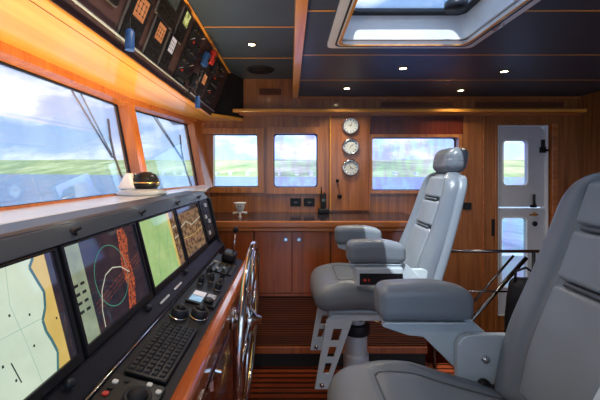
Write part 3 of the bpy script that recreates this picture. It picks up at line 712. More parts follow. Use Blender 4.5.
# seams and cut-outs of the varnished side
for y0, y1 in ((.62, 1.12), (1.14, 1.55), (1.68, 2.36)):
    bm = NB(); box(bm, -.2695, -.262, y0, y1, .14, E-.70); at(hc, obj('door', bm, 'side', bevel=.004))
for d in (1.03, 1.20, 2.0):
    bm = NB(); box(bm, -.2615, -.256, d-.028, d+.028, E-.735 if d > 1.1 else E-.69, E-.70 if d > 1.1 else E-.655); tube(bm, [(-.256, d, E-.68), (-.235, d, E-.685)], .007, 8); at(hc, obj('latch', bm, 'chrome'))
for d in (.62, 1.02, 1.48, 1.95, 2.40):      # fascia lights; their bulbs are added to warm the soffit
    t = empty('reading_light', L(.632, d, -.176)); tag(t, None, 'light', 'small black spot lights on the grey fascia')
    t['label'] = 'small black swivel light on the grey fascia, ' + {.62: 'nearest the camera', 1.02: 'above the first chart screen', 1.48: 'above the radar screen', 1.95: 'above the green chart screen', 2.40: 'above the brown display'}[d]
    n = Vector((.8, 0, .6))
    bm = NB(); lathe(bm, [(.013, -.004), (.013, .004), (.009, .008), (0, .008)], (0,0,0), n, 14); obj('socket', bm, 'black', t, smooth=True)
    bm = NB(); tube(bm, [n*.006, n*.02+Vector((0, .012, 0))], .005, 8); obj('head', bm, 'black', t)
    l = bpy.data.lights.new('bulb', 'SPOT'); l.energy = 9; l.color = (1, .74, .40); l.spot_size = 2.9; l.spot_blend = 1; l.shadow_soft_size = .05  # added upward glow that lights the soffit
    o = bpy.data.objects.new('bulb', l); C.objects.link(o); o.parent = t; o.location = (.02, 0, .045); o.rotation_euler = Vector((-.35, 0, 1)).to_track_quat('-Z', 'Y').to_euler()

# monitors: local frame u along the console, v up the screen, n toward the helm chairs
mU = Vector((0, 1, 0)); mV = (L(MB[1][0], 0, MB[1][1])-L(MB[0][0], 0, MB[0][1])); MH = mV.length; mV.normalize(); mN = mU.cross(mV)
if mN.x < 0: mN = -mN
MW = .465
def monitor(d0, label, kind):
    o0 = L(MB[0][0], d0, MB[0][1])
    t = empty('monitor', (0,0,0)); t.matrix_world = Matrix.Translation(o0) @ Matrix((mU, mV, mN)).transposed().to_4x4()
    tag(t, label, 'monitor', None)
    w, h = MW-.012, MH-.004; b = .016 if kind != 'brown' else .02
    bm = NB()
    ringprism(bm, [(w, h, -.02), (0.004, h, -.02), (0.004, 0, -.02), (w, 0, -.02)], [(w-b*.7, h-.006, -.02), (b, h-.006, -.02), (b, b*1.6, -.02), (w-b*.7, b*1.6, -.02)], (0,0,.028))
    obj('bezel', bm, 'black', t, bevel=.002)
    X0, X1, Y0, Y1 = b, w-b*.7, b*1.6, h-.006
    bm = NB(); mats = []
    def P(fx, fy, z=0): return (X0+(X1-X0)*fx, Y0+(Y1-Y0)*fy, z)
    def poly(pts, m, z=.0006):
        if m not in mats: mats.append(m)
        f = bm.faces.new([bm.verts.new(P(x, y, z)) for x, y in pts]); f.material_index = mats.index(m)
    def line(pts, m, w_=.0016, z=.0012):
        if m not in mats: mats.append(m)
        q = [Vector(P(x, y, z)) for x, y in pts]
        for a, c in zip(q, q[1:]):
            s = (c-a).normalized().cross(Vector((0,0,1)))*w_
            f = bm.faces.new([bm.verts.new(p) for p in (a-s, c-s, c+s, a+s)]); f.material_index = mats.index(m)
    def circ(cx, cy, r, m, w_=.0016):
        pts = [(cx+r*math.cos(a*PI/24)*(Y1-Y0)/(X1-X0), cy+r*math.sin(a*PI/24)) for a in range(49)]; line(pts, m, w_)
    if kind == 'chart':
        poly([(0,0), (1,0), (1,1), (0,1)], 'chart', 0)
        co = [(.84,1),(.80,.93),(.83,.8),(.86,.68),(.84,.55),(.80,.46),(.805,.36),(.83,.26),(.85,.14),(.83,.05),(.82,0)]
        poly(co+[(1,0),(1,1)], 'sand', .0004)
        poly([(.93, .0), (1, .0), (1, 1), (.93, 1)], 'radar', .0008)
        line(co, 'shore', .004)
        line([(.65,1),(.62,.7),(.66,.4),(.7,0)], 'contour', .0006); line([(.0,.30),(.2,.45),(.5,.5),(.79,.48)], 'contour', .0006)
        for x, y in ((.55,.15),(.7,.3),(.9,.4),(.72,.55),(.5,.3),(.6,.62)): poly([(x,y),(x+.012,y),(x+.012,y+.02),(x,y+.02)], 'infod')
        line([(.55, .3), (.58, .12)], 'infod', .0015)
    elif kind == 'radar':
        poly([(0,0), (1,0), (1,1), (0,1)], 'radar', 0)
        poly([(.0,.0), (.17,0), (.17,1), (.0,1)], 'info', .0004)
        for k in range(4):
            y = .30+k*.09
            for xx in (.02, .09): poly([(xx,y),(xx+.045,y),(xx+.045,y+.03),(xx,y+.03)], 'infod')
        poly([(.60,0), (.72,0),(.80,.3),(.78,.6),(.84,.85),(.80,1),(.70,1),(.68,.8),(.64,.5),(.66,.25)], 'radred')
        circ(.48, .50, .36, 'teal', .0011)
        line([(.24,.02),(.25,.2),(.30,.40),(.39,.54),(.50,.58),(.62,.54),(.74,.42)], 'rline', .0018)
        for k in range(3): line([(.20,.2+.05*k), (.98,.50+.05*k)], 'radred', .0006)
    elif kind == 'green':
        poly([(0,0), (1,0), (1,1), (0,1)], 'chart2', 0)
        poly([(.82,0), (1,0), (1,1), (.82,1)], 'echo', .0004); poly([(.77,0), (.82,0), (.82,1), (.75,1)], 'sand', .0005)
        line([(.2,0),(.25,.3),(.4,.6),(.42,1)], 'shore', .0008); line([(.5,0),(.55,.4),(.7,.8)], 'shore', .0008)
        line([(.84,.7),(.98,.72)], 'rline', .002); line([(.84,.5),(.98,.52)], 'rline', .002)
    else:
        poly([(0,0), (1,0), (1,1), (0,1)], 'echo', 0)
        line([(0,.62),(.3,.70),(.5,.58),(1,.66)], 'rline', .0018); line([(.0,.4),(.5,.35),(1,.42)], 'sand', .0012)
        poly([(0,.9),(1,.9),(1,1),(0,1)], 'infod')
    obj('screen', bm, mats, t)
    for k in range(3):
        bm = NB(); box(bm, w*.5+k*.035, w*.5+.02+k*.035, .005, .010, .0081, .0095); obj('button', bm, 'dkgrey', t)
m0 = .62*1.5-MW*.62*0-.465
ds = [.465, .93, 1.40, 1.865]
monitor(ds[0], 'monitor showing a pale green sea chart with tan land, nearest the camera', 'chart')
monitor(ds[1], 'monitor showing a dark radar picture with orange red echo', 'radar')
monitor(ds[2], 'monitor showing a green chart, third along the console', 'green')
monitor(ds[3], 'monitor showing a mottled brown display, farthest along the console', 'brown')
# keypad panel beyond the last monitor
t = empty('keypad_panel', (0,0,0)); t.matrix_world = Matrix.Translation(L(MB[0][0], 2.345, MB[0][1])) @ Matrix((mU, mV, mN)).transposed().to_4x4()
tag(t, 'narrow dark keypad panel beyond the brown display', 'keypad')
bm = NB(); prism(bm, [(x+.12, y+.17, -.01) for x, y in rrect(.22, .27, .02)], (0,0,.016)); obj('plate', bm, 'dkgrey', t)
for i in range(2):
    for j in range(6):
        bm = NB(); prism(bm, [(x+.085+.06*i, y+.075+.038*j, .006) for x, y in rrect(.042, .026, .004, 2)], (0,0,.005)); obj('key', bm, 'grey' if (i+j) % 3 else 'mark', t)

# desk plane
dP = lambda X: -.562+(-.05)*(.499-X)/.181
def deskm(X, d): 
    U = Vector((0,1,0)); V = (L(.499,0,-.562)-L(.318,0,-.612)).normalized(); N = U.cross(V)
    if N.z < 0: N = -N
    return Matrix.Translation(L(X, d, dP(X))+N*.0005) @ Matrix((V*-1, U, N)).transposed().to_4x4()   # x toward helm, y forward along console
t = empty('keyboard', (0,0,0)); t.matrix_world = deskm(.41, 1.15); tag(t, 'black computer keyboard lying on the console desk', 'keyboard')
bm = NB(); rbox(bm, (0,0,.007), (.125, .33, .013), .005, 2); obj('base', bm, 'black', t, smooth=True)
for i in range(5):
    for j in range(14):
        x, y = -.047+.0225*i, -.147+.0226*j
        bm = NB(); lx = .009; 
        vs = box(bm, x-lx, x+lx, y-lx, y+lx, .0138, .0185)
        for v in vs:
            if v.co.z > .016: v.co.x = x+(v.co.x-x)*.75; v.co.y = y+(v.co.y-y)*.75
        obj('key', bm, 'key', t)
t = empty('trackball_panel', (0,0,0)); t.matrix_world = deskm(.415, .90); tag(t, 'black trackball control panel with a red button before the keyboard', 'trackball')
bm = NB(); prism(bm, [(x, y, 0) for x, y in rrect(.15, .13, .01)], (0,0,.012)); obj('housing', bm, 'black', t, bevel=.003)
bm = NB(); lathe(bm, [(.036, .0122), (.036, .017), (.028, .018), (.026, .0125)], (.02, .0, 0), seg=28); obj('ring', bm, 'dkgrey', t, smooth=True)
bm = NB(); lathe(bm, [(.024, .012), (.025, .016), (.021, .025), (.012, .032), (0, .034)], (.02, 0, 0), seg=24); obj('ball', bm, 'blackm', t, smooth=True)
for k, (x, y) in enumerate([(-.055,-.045),(-.055,-.02),(-.055,.005),(-.055,.03),(-.03,-.045),(.045,-.052),(.062,-.03),(.062,.035),(-.03,.045),(.03,.053)]):
    bm = NB(); prism(bm, [(x+a, y+b, .0121) for a, b in rrect(.014, .014, .003, 2)], (0,0,.004)); obj('button', bm, 'red' if k == 1 else ('mark' if k % 2 else 'key'), t)
def pod(X, d, label, r=.034):
    t = empty('control_knob', (0,0,0)); t.matrix_world = deskm(X, d); tag(t, label, 'knob', None)
    bm = NB(); lathe(bm, [(r, 0), (r*1.05, .01), (r*.95, .03), (r*.8, .038), (r*.7, .03), (0, .028)], seg=28); obj('collar', bm, 'dkgrey', t, smooth=True)
    bm = NB(); lathe(bm, [(r*.5, .028), (r*.55, .04), (r*.35, .048), (0, .049)], seg=20); obj('cap', bm, 'black', t, smooth=True)
    bm = NB(); lathe(bm, [(r*1.12, 0), (r*1.12, .004), (r, .005)], seg=28); obj('ring', bm, 'chrome', t, smooth=True)
pod(.445, 1.40, 'round black control knob nearer the monitors, beyond the keyboard')
pod(.375, 1.44, 'round black control knob nearer the wooden coaming, beyond the keyboard')
for X, d, r, lb in ((.46, 1.80, .016, 'small black knob on the desk under the green chart screen'), (.42, 1.86, .014, 'small black knob on the desk centre beyond the small panel'), (.37, 1.78, .018, 'small black knob close to the coaming opposite the wheel'), (.46, 1.98, .014, 'small black knob on the desk under the brown display'), (.38, 1.95, .014, 'small black knob beside the coaming near the throttle')):
    pod(X, d, lb, r)
t = empty('autopilot_panel', (0,0,0)); t.matrix_world = deskm(.40, 1.62); tag(t, 'desk control panel with a pale blue screen and amber strip', 'control panel')
bm = NB(); prism(bm, [(x, y, 0) for x, y in rrect(.135, .16, .008)], (0,0,.01)); obj('housing', bm, 'black', t, bevel=.002)
bm = NB(); box(bm, -.055, .0, -.065, -.01, .0102, .012); obj('screen', bm, 'cyan', t)
bm = NB(); box(bm, -.055, .0, -.002, .05, .0102, .012); obj('screen', bm, 'lcd', t)
bm = NB(); box(bm, .01, .05, -.0, .05, .0102, .012); obj('screen', bm, 'echo', t)
bm = NB(); lathe(bm, [(.022, .01), (.022, .022), (.018, .026), (0, .026)], (.03, -.04, 0), seg=20); obj('dial_knob', bm, 'dkgrey', t, smooth=True)
t = empty('switch_strip', (0,0,0)); t.matrix_world = deskm(.415, 2.13); tag(t, 'strip of small switches with brass bars at the far end of the desk', 'switch panel')
bm = NB(); prism(bm, [(x, y, 0) for x, y in rrect(.15, .20, .008)], (0,0,.006)); obj('plate', bm, 'black', t)
for i in range(4):
    for j in range(5):
        bm = NB(); x, y = -.055+.035*i, -.08+.036*j
        if j == 4: box(bm, x-.014, x+.014, y-.004, y+.004, .0062, .012)
        else: box(bm, x-.007, x+.007, y-.006, y+.006, .0062, .013)
        obj('switch', bm, 'brass' if j == 4 else ('mark' if (i*j) % 3 == 1 else 'dkgrey'), t)
t = empty('throttle_lever', (0,0,0)); t.matrix_world = deskm(.41, 2.33); tag(t, 'throttle lever with black knob at the far end of the desk', 'lever')
bm = NB(); rbox(bm, (0,0,.03), (.09, .13, .06), .02, 3); obj('base', bm, 'black', t, smooth=True)
bm = NB(); tube(bm, [(.02, 0, .05), (-.005, .01, .19)], .006, 10); obj('stick', bm, 'chrome', t, smooth=True)
bm = NB(); lathe(bm, [(.008, -.02), (.018, -.008), (.018, .008), (.01, .02), (0, .021)], (-.008, .011, .205), seg=18); obj('knob', bm, 'black', t, smooth=True)
for i, (d, lb) in enumerate(((.84, 'below the pale chart screen'), (1.31, 'below the radar screen'), (1.78, 'below the green chart screen'))):
    t = empty('brightness_knob', L(.535, d, -.515)); tag(t, 'small grey knob on the ledge '+lb, 'knob', 'knobs on the ledge under the monitors')
    n = Vector((.7, 0, .72))
    bm = NB(); lathe(bm, [(.012, 0), (.012, .014), (.009, .018), (0, .018)], (0,0,0), n, 16); obj('cap', bm, 'dkgrey', t, smooth=True)
    bm = NB(); lathe(bm, [(.016, -.002), (.016, .002), (.011, .003)], (0,0,0), n, 16); obj('ring', bm, 'black', t)
for d, lb in ((1.45, 'nearer silver name strip on the console ledge'), (1.62, 'farther silver name strip on the console ledge')):
    bm = NB(); V = (L(.548,0,-.501)-L(.5,0,-.548)).normalized(); p = L(.520, d, -.5285)+Vector((.0015,0,.0015))
    prism(bm, [p-V*.004+Vector((0,-.05,0)), p+V*.004+Vector((0,-.05,0)), p+V*.004+Vector((0,.05,0)), p-V*.004+Vector((0,.05,0))], Vector((.7,0,.7))*.002)
    tag(obj('name_strip', bm, 'mark'), lb, 'strip', 'silver strips on the console ledge')

# compass on the dashboard shelf
t = empty('compass', L(.91, 2.15, -.1385)); t.scale = (1.1,)*3; tag(t, 'black domed compass with white hood on the dashboard shelf', 'compass')
bm = NB(); lathe(bm, [(.13, 0), (.132, .012), (.11, .026), (.07, .032), (0, .032)], seg=36); obj('base', bm, 'castal', t, smooth=True)
bm = NB(); lathe(bm, [(.055, .03), (.072, .05), (.070, .085), (.052, .112), (.025, .125), (0, .128)], (.015, .02, 0), seg=28); obj('dome', bm, 'black', t, smooth=True)
bm = NB(); lathe(bm, [(.071, .062), (.076, .064), (.076, .070), (.070, .072)], (.015, .02, 0), seg=28); obj('ring', bm, 'brass', t, smooth=True)
bm = NB(); prism(bm, [(-.12, -.05, .03), (-.02, -.05, .03), (-.045, -.05, .12), (-.075, -.05, .12)], (0, .09, 0)); obj('hood', bm, 'white', t, bevel=.01)
bm = NB(); tube(bm, [(-.05, .0, .115), (.0, .0, .05)], .008, 8); obj('arm', bm, 'dkgrey', t)

# ------------------------------------------------------------------ steering wheel
t = empty('steering_wheel', (-.188, 1.63, E-.685), (0, math.radians(2.5), 0)); tag(t, 'large polished ship steering wheel standing on edge beside the console', 'steering wheel')
R = .345
ring = [(0, R*math.cos(k*PI/36), R*math.sin(k*PI/36)) for k in range(72)]
bm = NB(); tube(bm, ring, .014, 14, closed=True); obj('rim', bm, 'chrome', t, smooth=True)
ring2 = [(-.012, (R-.0)*math.cos(k*PI/36), (R-.0)*math.sin(k*PI/36)) for k in range(72)]
bm = NB(); tube(bm, [(.0, (R-.03)*math.cos(k*PI/36), (R-.03)*math.sin(k*PI/36)) for k in range(72)], .006, 8, closed=True); obj('inner_ring', bm, 'brass', t, smooth=True)
for k in range(6):
    a = k*PI/3+.3; bm = NB(); tube(bm, [(.0, .04*math.cos(a), .04*math.sin(a)), (.0, R*math.cos(a), R*math.sin(a))], [.011, .007], 10); obj('spoke', bm, 'chrome', t, smooth=True)
bm = NB(); lathe(bm, [(.045, -.018), (.05, 0), (.045, .018), (.022, .03), (.018, .055), (0, .056)], (0,0,0), (1,0,0), 24); obj('hub', bm, 'chrome', t, smooth=True)
bm = NB(); lathe(bm, [(.016, -.078), (.016, -.018)], (0,0,0), (1,0,0), 16); lathe(bm, [(.05, -.079), (.05, -.07), (.03, -.06), (.016, -.055)], (0,0,0), (1,0,0), 24); obj('shaft', bm, 'chrome', t, smooth=True)

# ------------------------------------------------------------------ helm chairs (local: x = 0 at seat front edge, y across, z above the floor)
def back_x(z):       # front face of the backrest as it leans aft
    return .655+(z-.97)*.30
def make_chair():
    t = empty('helm_chair', (0,0,0))
    ZS_ = E-.68
    def seatf(p):
        q = p.copy(); u = (q.x)/.62; v = q.y/.27
        top = max(0, (q.z-(ZS_-.10))/.10)
        q.z += top*(-.022*max(0, 1-((u-.6)/.42)**2)*(1-v*v)+.016*math.exp(-((u-.36)/.2)**2)-.030*max(0, 1-u/.3)**1.5-.002)
        if u > .45: q.z -= .095*((min(u, 1)-.45)/.55)**1.3
        if u < .5: q.z += (1-top)*(-.02)*(1-u/.5)
        # stitched seams on the top
        for s in (abs(abs(v)-.62), ):
            if top > .5 and u > .22: q.z -= .008*math.exp(-(s/.07)**2)
        if top > .5 and abs(v) < .66: q.z -= .007*math.exp(-((u-.24)/.015)**2)
        q.x -= .02*(1-v*v)*(1 if u < .15 else 0)*min(1, (.15-u)/.15 if u < .15 else 0)
        return q
    bm = NB(); rbox(bm, (.32, 0, ZS_-.085), (.64, .55, .17), .075, 34, seatf); obj('seat', bm, 'leather', t, smooth=True)
    path = [(.60-.44*i/12, -.165) for i in range(13)]+[(.145, -.15+.30*i/10) for i in range(11)]+[(.16+.44*i/12, .165) for i in range(13)]
    bm = NB(); tube(bm, [seatf(Vector((x, y, ZS_)))+Vector((0, 0, .001)) for x, y in path], .0035, 6); obj('piping', bm, 'strap', t, smooth=True)
    bm = NB(); box(bm, .08, .60, -.21, .21, E-.915, E-.86); obj('seat_pan', bm, 'castal', t, bevel=.006)
    # backrest: outer shell with bolsters
    zb, zt = E-.80, E+.00
    def bk(p):           # p: x thickness (front -), y width, z 0..1 mapped
        s = (p.z-zb)/(zt-zb); s = max(0, min(1, s))
        w = 1.0-.16*s**2.2 - (.30*((s-.84)/.16)**2.4 if s > .84 else 0) + .04*math.exp(-((s-.45)/.3)**2)
        y = p.y*w; v = p.y/.26
        x = p.x
        front = p.x < 0
        if front:
            x += -.035*math.exp(-((abs(v)-.80)/.17)**2)*(1-.5*s) + .014*(abs(v) < .6)
            x += .010*math.exp(-((abs(v)-.60)/.035)**2)
        x += -.02*math.exp(-((s-.28)/.2)**2)
        return Vector((back_x(p.z)+.045+x, y, p.z))
    bm = NB(); rbox(bm, (0, 0, (zb+zt)/2), (.10, .52, zt-zb), .045, 40, bk); obj('backrest', bm, 'leather', t, smooth=True)
    def panel(z0, z1, name, pleat):
        def pf(p):
            s = (p.z-zb)/(zt-zb)
            x = p.x-.02*math.exp(-((s-.28)/.2)**2)
            if p.x < 0:
                x -= .010*math.cos(p.y/.15*PI/2)
                if pleat: x += .004*abs(math.sin(p.z*PI/.036))
            w = 1-.14*s**2
            return Vector((back_x(p.z)+.012+x, p.y*w, p.z))
        bm = NB(); rbox(bm, (0, 0, (z0+z1)/2), (.04, .29, z1-z0), .018, 40, pf); return obj(name, bm, 'pale', t, smooth=True)  # sun on the panels is put into the lighter leather
    panel(E-.17, E-.03, 'upper_back_panel', False)
    panel(E-.35, E-.19, 'middle_back_panel', False)
    panel(E-.74, E-.37, 'lower_back_panel', False)
    for z in (E-.18, E-.36):
        bm = NB(); rbox(bm, (back_x(z)-.002, 0, z), (.03, .19, .014), .006, 4); obj('strap', bm, 'strap', t, smooth=True)
    # shell behind
    bm = NB()
    def sh(p):
        q = bk(Vector((abs(p.x)+.001, p.y, p.z))); q.x = back_x(p.z)+.075+p.x; return q
    rbox(bm, (0, 0, (zb+zt)/2-.01), (.06, .545, zt-zb-.02), .025, 24, sh); obj('back_shell', bm, 'pale', t, smooth=True)
    # headrest
    def hf(p):
        q = p.copy(); v = q.y/.17; q.x += .02*v*v*(-1 if q.x < .925 else -.6)*1.0; q.x += (q.z-E)*.15
        q.z -= .012*v*v*(1 if q.z > E+.08 else -1); return q
    bm = NB(); rbox(bm, (.925, 0, E+.077), (.135, .30, .175), .056, 16, hf); obj('headrest', bm, 'leather', t, smooth=True)
    for s in (-1, 1):
        bm = NB(); tube(bm, [(.89, .06*s, E-.06), (.905, .06*s, E+.05)], .008, 8); obj('headrest_post', bm, 'chrome', t, smooth=True)
    # under the seat: pedestal, slider, footrest hangers
    bm = NB(); lathe(bm, [(.19, 0), (.19, .012), (.09, .03), (.085, .05), (.085, .42), (.075, .43), (.075, .60), (.06, .61), (.06, .76), (.0, .76)], (.29, 0, 0), seg=32); obj('pedestal', bm, 'castal', t, smooth=False, bevel=.004)
    bm = NB(); lathe(bm, [(.088, .56), (.092, .565), (.092, .625), (.088, .63), (.0, .63)], (.29, 0, 0), seg=28); obj('collar', bm, 'dkgrey', t, smooth=True)
    bm = NB(); lathe(bm, [(.018, 0), (.022, .015), (.014, .03), (0, .031)], (.30, -.10, .70), (0, -1, 0), 16); tube(bm, [(.29, -.06, .70), (.30, -.11, .70)], .01, 8); obj('lock_knob', bm, 'black', t, smooth=True)
    bm = NB(); tube(bm, [(.33, -.08, .69), (.43, -.12, .675)], .006, 8); lathe(bm, [(.010, -.01), (.012, 0), (.010, .01)], (.43, -.12, .675), (1, -.4, -.1), 10); obj('release_lever', bm, 'brass', t, smooth=True)
    for s in (-1, 1):
        y = .235*s
        # polygon of the hanger with three slots
        P = lambda x, z: (x, y, z)
        bm = NB()
        xo = [(-.005, .33), (-.005, .36), (.045, .68), (.075, .745), (.12, .775), (.50, .775), (.50, .735), (.235, .735), (.20, .69), (.085, .40), (.08, .33), (.06, .315), (.01, .315)]
        # build as strips so that the slots stay open
        def hx(f, z):    # left and right edge at height z
            l = lerp(-.005, .065, (z-.33)/(.735-.33)); r = lerp(.080, .225, (z-.33)/(.735-.33)); return lerp(l, r, f)
        zsl = [(.315, .41, False), (.41, .475, True), (.475, .51, False), (.51, .575, True), (.575, .61, False), (.61, .685, True), (.685, .735, False)]
        for a, b, slot in zsl:
            segs = ((0, 1),) if not slot else ((0, .34), (.70, 1))
            for f0, f1 in segs:
                prism(bm, [P(hx(f0, a), a), P(hx(f1, a), a), P(hx(f1, b), b), P(hx(f0, b), b)], (0, -.018*s if False else .016, 0))
        prism(bm, [P(.060, .7352), P(.50, .7352), P(.50, .772), P(.10, .772)], (0, .016, 0))
        o = obj('footrest_hanger', bm, 'castal', t, bevel=.002)
        bm = NB(); lathe(bm, [(.014, -.012), (.014, .03), (0, .03)], (.036, y, .345), (0, 1, 0), 14); obj('bolt', bm, 'chrome', t, smooth=True)
    # foot board between the hangers
    return t
def arm(t, s, up=False, ctrl=False):
    """armrest on side s (+1 = far, -1 = near)"""
    y = .275*s
    a = empty('armrest', (0,0,0)); a.parent = t
    if up: piv = Vector((.575, y, E-.66)); a.location = piv; a.rotation_euler = (0, math.radians(74), 0); off = -piv
    else: off = Vector((0,0,0))
    def pad(p):
        q = p.copy(); u = max(0, min(1, (q.x-.18)/.37)); k = max(0, min(1, (q.z-(E-.542))/.128))
        q.z += k*(.010*(1-(2*u-1)**2)-.030*max(0, (u-.5)/.5)**1.6)
        return q
    bm = NB(); rbox(bm, Vector((.355, y, E-.478))+off*0, (.35, .115, .128), .038, 14, pad)
    if up: bmesh.ops.translate(bm, verts=bm.verts[:], vec=off)
    obj('arm_pad', bm, 'leather', a, smooth=True)
    bm = NB()
    pl = [(.20, -.545), (.205, -.575), (.30, -.607), (.355, -.612), (.475, -.73), (.545, -.76), (.62, -.74), (.62, -.63), (.58, -.59), (.54, -.555), (.50, -.543)]
    prism(bm, [Vector((x, y-.008+.0, E+z))+off for x, z in pl], (0, .024, 0))
    prism(bm, [Vector((x, y-.04, E+z))+off for x, z in [(.20, -.545), (.50, -.545), (.50, -.553), (.20, -.553)]], (0, .08, 0))
    obj('bracket', bm, 'castal', a, bevel=.004)
    if ctrl:
        bm = NB(); box(bm, .225, .50, y-.075, y+.03, E-.665, E-.56); obj('control_box', bm, 'castal', a, bevel=.006)
        bm = NB(); box(bm, .245, .495, y-.079, y-.0755, E-.655, E-.59); obj('control_display', bm, 'black', a)
        bm = NB(); box(bm, .265, .285, y-.0805, y-.0792, E-.635, E-.62); box(bm, .295, .303, y-.0805, y-.0792, E-.635, E-.62); obj('indicator', bm, 'red', a)
def pivot(t, s):
    y = .262*s
    bm = NB(); prism(bm, [(x+.58, y, E-.70+z) for x, z in rrect(.23, .22, .05)], (0, -.028*s, 0)); 
    o = obj('pivot_plate', bm, 'castal', t, bevel=.004)
    # polished bolt facing inward (seen over the seat) and adjusting knob
    yy = y-.029*s
    bm = NB(); lathe(bm, [(.015, 0), (.015, .006), (.009, .012), (0, .012)], (.565, yy, E-.675), (0, -s, 0), 16); obj('bolt', bm, 'chrome', t, smooth=True)
    bm = NB(); lathe(bm, [(.022, 0), (.024, .012), (.016, .022), (0, .022)], (.555, yy, E-.765), (0, -s, 0), 18); tube(bm, [(.575, yy-.012*s, E-.765), (.64, yy-.012*s, E-.77)], .007, 8); obj('recline_knob', bm, 'black', t, smooth=True)
far = make_chair()
near = copy_tree(far)
far.location = (.16, 2.385, 0); near.location = (.14, 1.03, 0)
tag(far, 'grey leather helm chair farther away, sunlit and shown whole', 'helm chair', 'grey leather helm chairs')
tag(near, 'grey leather helm chair nearest the camera, cut off by the picture edge', 'helm chair', 'grey leather helm chairs')
for c in near.children:
    if c.name.startswith('headrest'): c.location.x += .05
arm(far, 1); arm(far, -1, ctrl=True); pivot(far, 1); pivot(far, -1)
arm(near, 1); arm(near, -1, up=True); pivot(near, 1); pivot(near, -1)

# ------------------------------------------------------------------ outside: sea and low green shore
m, tr_, b = base('sea water')
co = coords(tr_, (1, .45, 1)); n1 = nd(tr_, 'ShaderNodeTexNoise', Scale=.35, Detail=8.0, Roughness=.65); tr_.links.new(co, n1.inputs['Vector'])
r = tr_.nodes.new('ShaderNodeValToRGB'); e = r.color_ramp.elements; e[0].position = .35; e[1].position = .7; e[0].color = srgb(48, 78, 112); e[1].color = srgb(112, 146, 180)
tr_.links.new(n1.outputs[0], r.inputs[0]); tr_.links.new(r.outputs[0], b.inputs['Base Color']); b.inputs['Roughness'].default_value = .25
bp = nd(tr_, 'ShaderNodeBump', Strength=.9, Distance=.5); tr_.links.new(n1.outputs[0], bp.inputs['Height']); tr_.links.new(bp.outputs[0], b.inputs['Normal']); M['sea'] = m
bm = NB(); vs = [bm.verts.new(p) for p in ((-3000, -600, -3), (3000, -600, -3), (3000, 3000, -3), (-3000, 3000, -3))]; bm.faces.new(vs); tag(obj('sea', bm, 'sea'), 'blue grey choppy sea reaching to the shore', 'sea', kind='stuff')
m, tr_, b = base('grassy shore')
co = coords(tr_, (1, 1, 3)); n1 = nd(tr_, 'ShaderNodeTexNoise', Scale=.012, Detail=10.0, Roughness=.7); tr_.links.new(co, n1.inputs['Vector'])
r = tr_.nodes.new('ShaderNodeValToRGB'); e = r.color_ramp.elements; e[0].position = .38; e[1].position = .66; e[0].color = srgb(118, 138, 92); e[1].color = srgb(200, 202, 158)
e2 = r.color_ramp.elements.new(.5); e2.color = srgb(156, 172, 116); e3 = r.color_ramp.elements.new(.9); e3.color = srgb(220, 220, 210)
tr_.links.new(n1.outputs[0], r.inputs[0]); tr_.links.new(r.outputs[0], b.inputs['Base Color']); b.inputs['Roughness'].default_value = .9; M['land'] = m
bm = NB(); cols = []
import bisect
dirs = [(-3.0, 1700), (-1.6, 1300), (-.83, 800), (-.36, 420), (-.14, 335), (.37, 320), (.65, 315), (1.2, 340), (2.6, 400)]
NX = 160
for i in range(NX+1):
    s = -3.0+5.6*i/NX; k = max(1, min(len(dirs)-1, bisect.bisect_left([q[0] for q in dirs], s))); a, c = dirs[k-1], dirs[k]
    d0 = lerp(a[1], c[1], (s-a[0])/(c[0]-a[0])); col = []
    for j in range(15):
        f = j/14; d = d0*(1+1.1*f); hgt = -3.3+(4.6+13.5/350*d*.95+3)*math.sin(min(1, f*1.25)*PI/2)**.8 if f > 0 else -3.3
        hgt = -3.3+((E+13*d/350*.93)+3.3)*(math.sin(min(1, f*1.3)*PI/2))
        hgt += noise.noise(Vector((s*6, f*4, 2)))*d0*.006*f + noise.noise(Vector((s*30, f*14, 5)))*d0*.0015*f
        col.append(bm.verts.new((s*d, d, hgt)))
    cols.append(col)
for i in range(NX):
    for j in range(14): bm.faces.new((cols[i][j], cols[i+1][j], cols[i+1][j+1], cols[i][j+1]))
tag(obj('shore', bm, 'land', smooth=True), 'low green grassy shore beyond the water', 'land', kind='structure')
# cottages along the shore
hb = []
rnd = random.Random(3)
for i in range(14):
    s = [-.36, -.33, -.30, -.265, -.24, -.21, -.17, -.12, -.03, .02, .06, .30, .36, .43][i]
    k = max(1, bisect.bisect_left([q[0] for q in dirs], s)); a, c = dirs[k-1], dirs[k]; d0 = lerp(a[1], c[1], (s-a[0])/(c[0]-a[0]))*1.06
    t = empty('cottage', (s*d0, d0, -.6), (0, 0, rnd.uniform(-.4, .4))); tag(t, 'tiny pale cottage with dark roof far off on the green shore', 'cottage', 'cottages on the shore')
    w_, h_ = rnd.uniform(2.0, 3.6), rnd.uniform(.6, 1.1)
    bm = NB(); box(bm, -w_/2, w_/2, -2, 2, -2.5, h_); obj('wall', bm, 'white', t)
    bm = NB(); prism(bm, [(-w_/2-.3, -2.4, h_), (-w_/2-.3, 2.4, h_), (-w_/2-.3, 0, h_+1.5)], (w_+.6, 0, 0)); obj('roof', bm, 'castal', t)

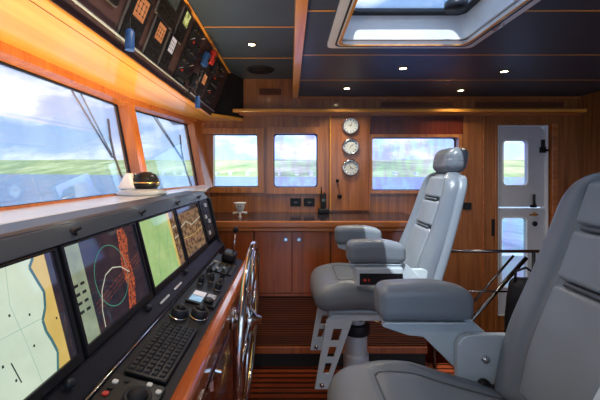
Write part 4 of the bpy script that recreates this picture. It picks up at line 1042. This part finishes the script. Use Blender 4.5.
# ------------------------------------------------------------------ sky and sun
wd = bpy.data.worlds.new('World'); bpy.context.scene.world = wd; wd.use_nodes = True; t = wd.node_tree; bg = t.nodes['Background']
tc = t.nodes.new('ShaderNodeTexCoord'); sp = t.nodes.new('ShaderNodeSeparateXYZ'); t.links.new(tc.outputs['Generated'], sp.inputs[0])
gr = t.nodes.new('ShaderNodeValToRGB'); e = gr.color_ramp.elements; e[0].position = 0.0; e[0].color = srgb(178, 198, 222); e[1].position = .7; e[1].color = srgb(104, 142, 196)
e2 = gr.color_ramp.elements.new(.25); e2.color = srgb(150, 178, 214)
t.links.new(sp.outputs['Z'], gr.inputs[0])
mp = t.nodes.new('ShaderNodeMapping'); mp.inputs['Scale'].default_value = (1, 1, 2.6); t.links.new(tc.outputs['Generated'], mp.inputs[0])
nz = nd(t, 'ShaderNodeTexNoise', Scale=4.6, Detail=10.0, Roughness=.6); t.links.new(mp.outputs[0], nz.inputs['Vector'])
cr = t.nodes.new('ShaderNodeValToRGB'); cr.color_ramp.elements[0].position = .47; cr.color_ramp.elements[1].position = .60; t.links.new(nz.outputs[0], cr.inputs[0])
mx = nd(t, 'ShaderNodeMix', data_type='RGBA'); t.links.new(cr.outputs[0], mx.inputs[0]); t.links.new(gr.outputs[0], mx.inputs[6]); mx.inputs[7].default_value = (.82, .86, .90, 1)
t.links.new(mx.outputs[2], bg.inputs[0]); bg.inputs[1].default_value = 1.28
s = bpy.data.lights.new('sun', 'SUN'); s.energy = 3.5; s.angle = .01; s.color = (1, .96, .9)
so = bpy.data.objects.new('sun', s); C.objects.link(so); so.rotation_euler = Vector((.15, .60, -1)).to_track_quat('-Z', 'Y').to_euler()

# ------------------------------------------------------------------ camera
cam = bpy.data.cameras.new('camera'); co_ = bpy.data.objects.new('camera', cam); C.objects.link(co_)
cam.sensor_width = 36; cam.lens = 21; cam.shift_x = 10/600; cam.shift_y = -28/600; cam.clip_start = .02; cam.clip_end = 6000
co_.location = (0, 0, E); co_.rotation_euler = (PI/2, 0, 0)
sc = bpy.context.scene; sc.camera = co_
sc.view_settings.view_transform = 'Standard'; sc.view_settings.look = 'None'; sc.view_settings.gamma = 1; sc.view_settings.exposure = 1.02
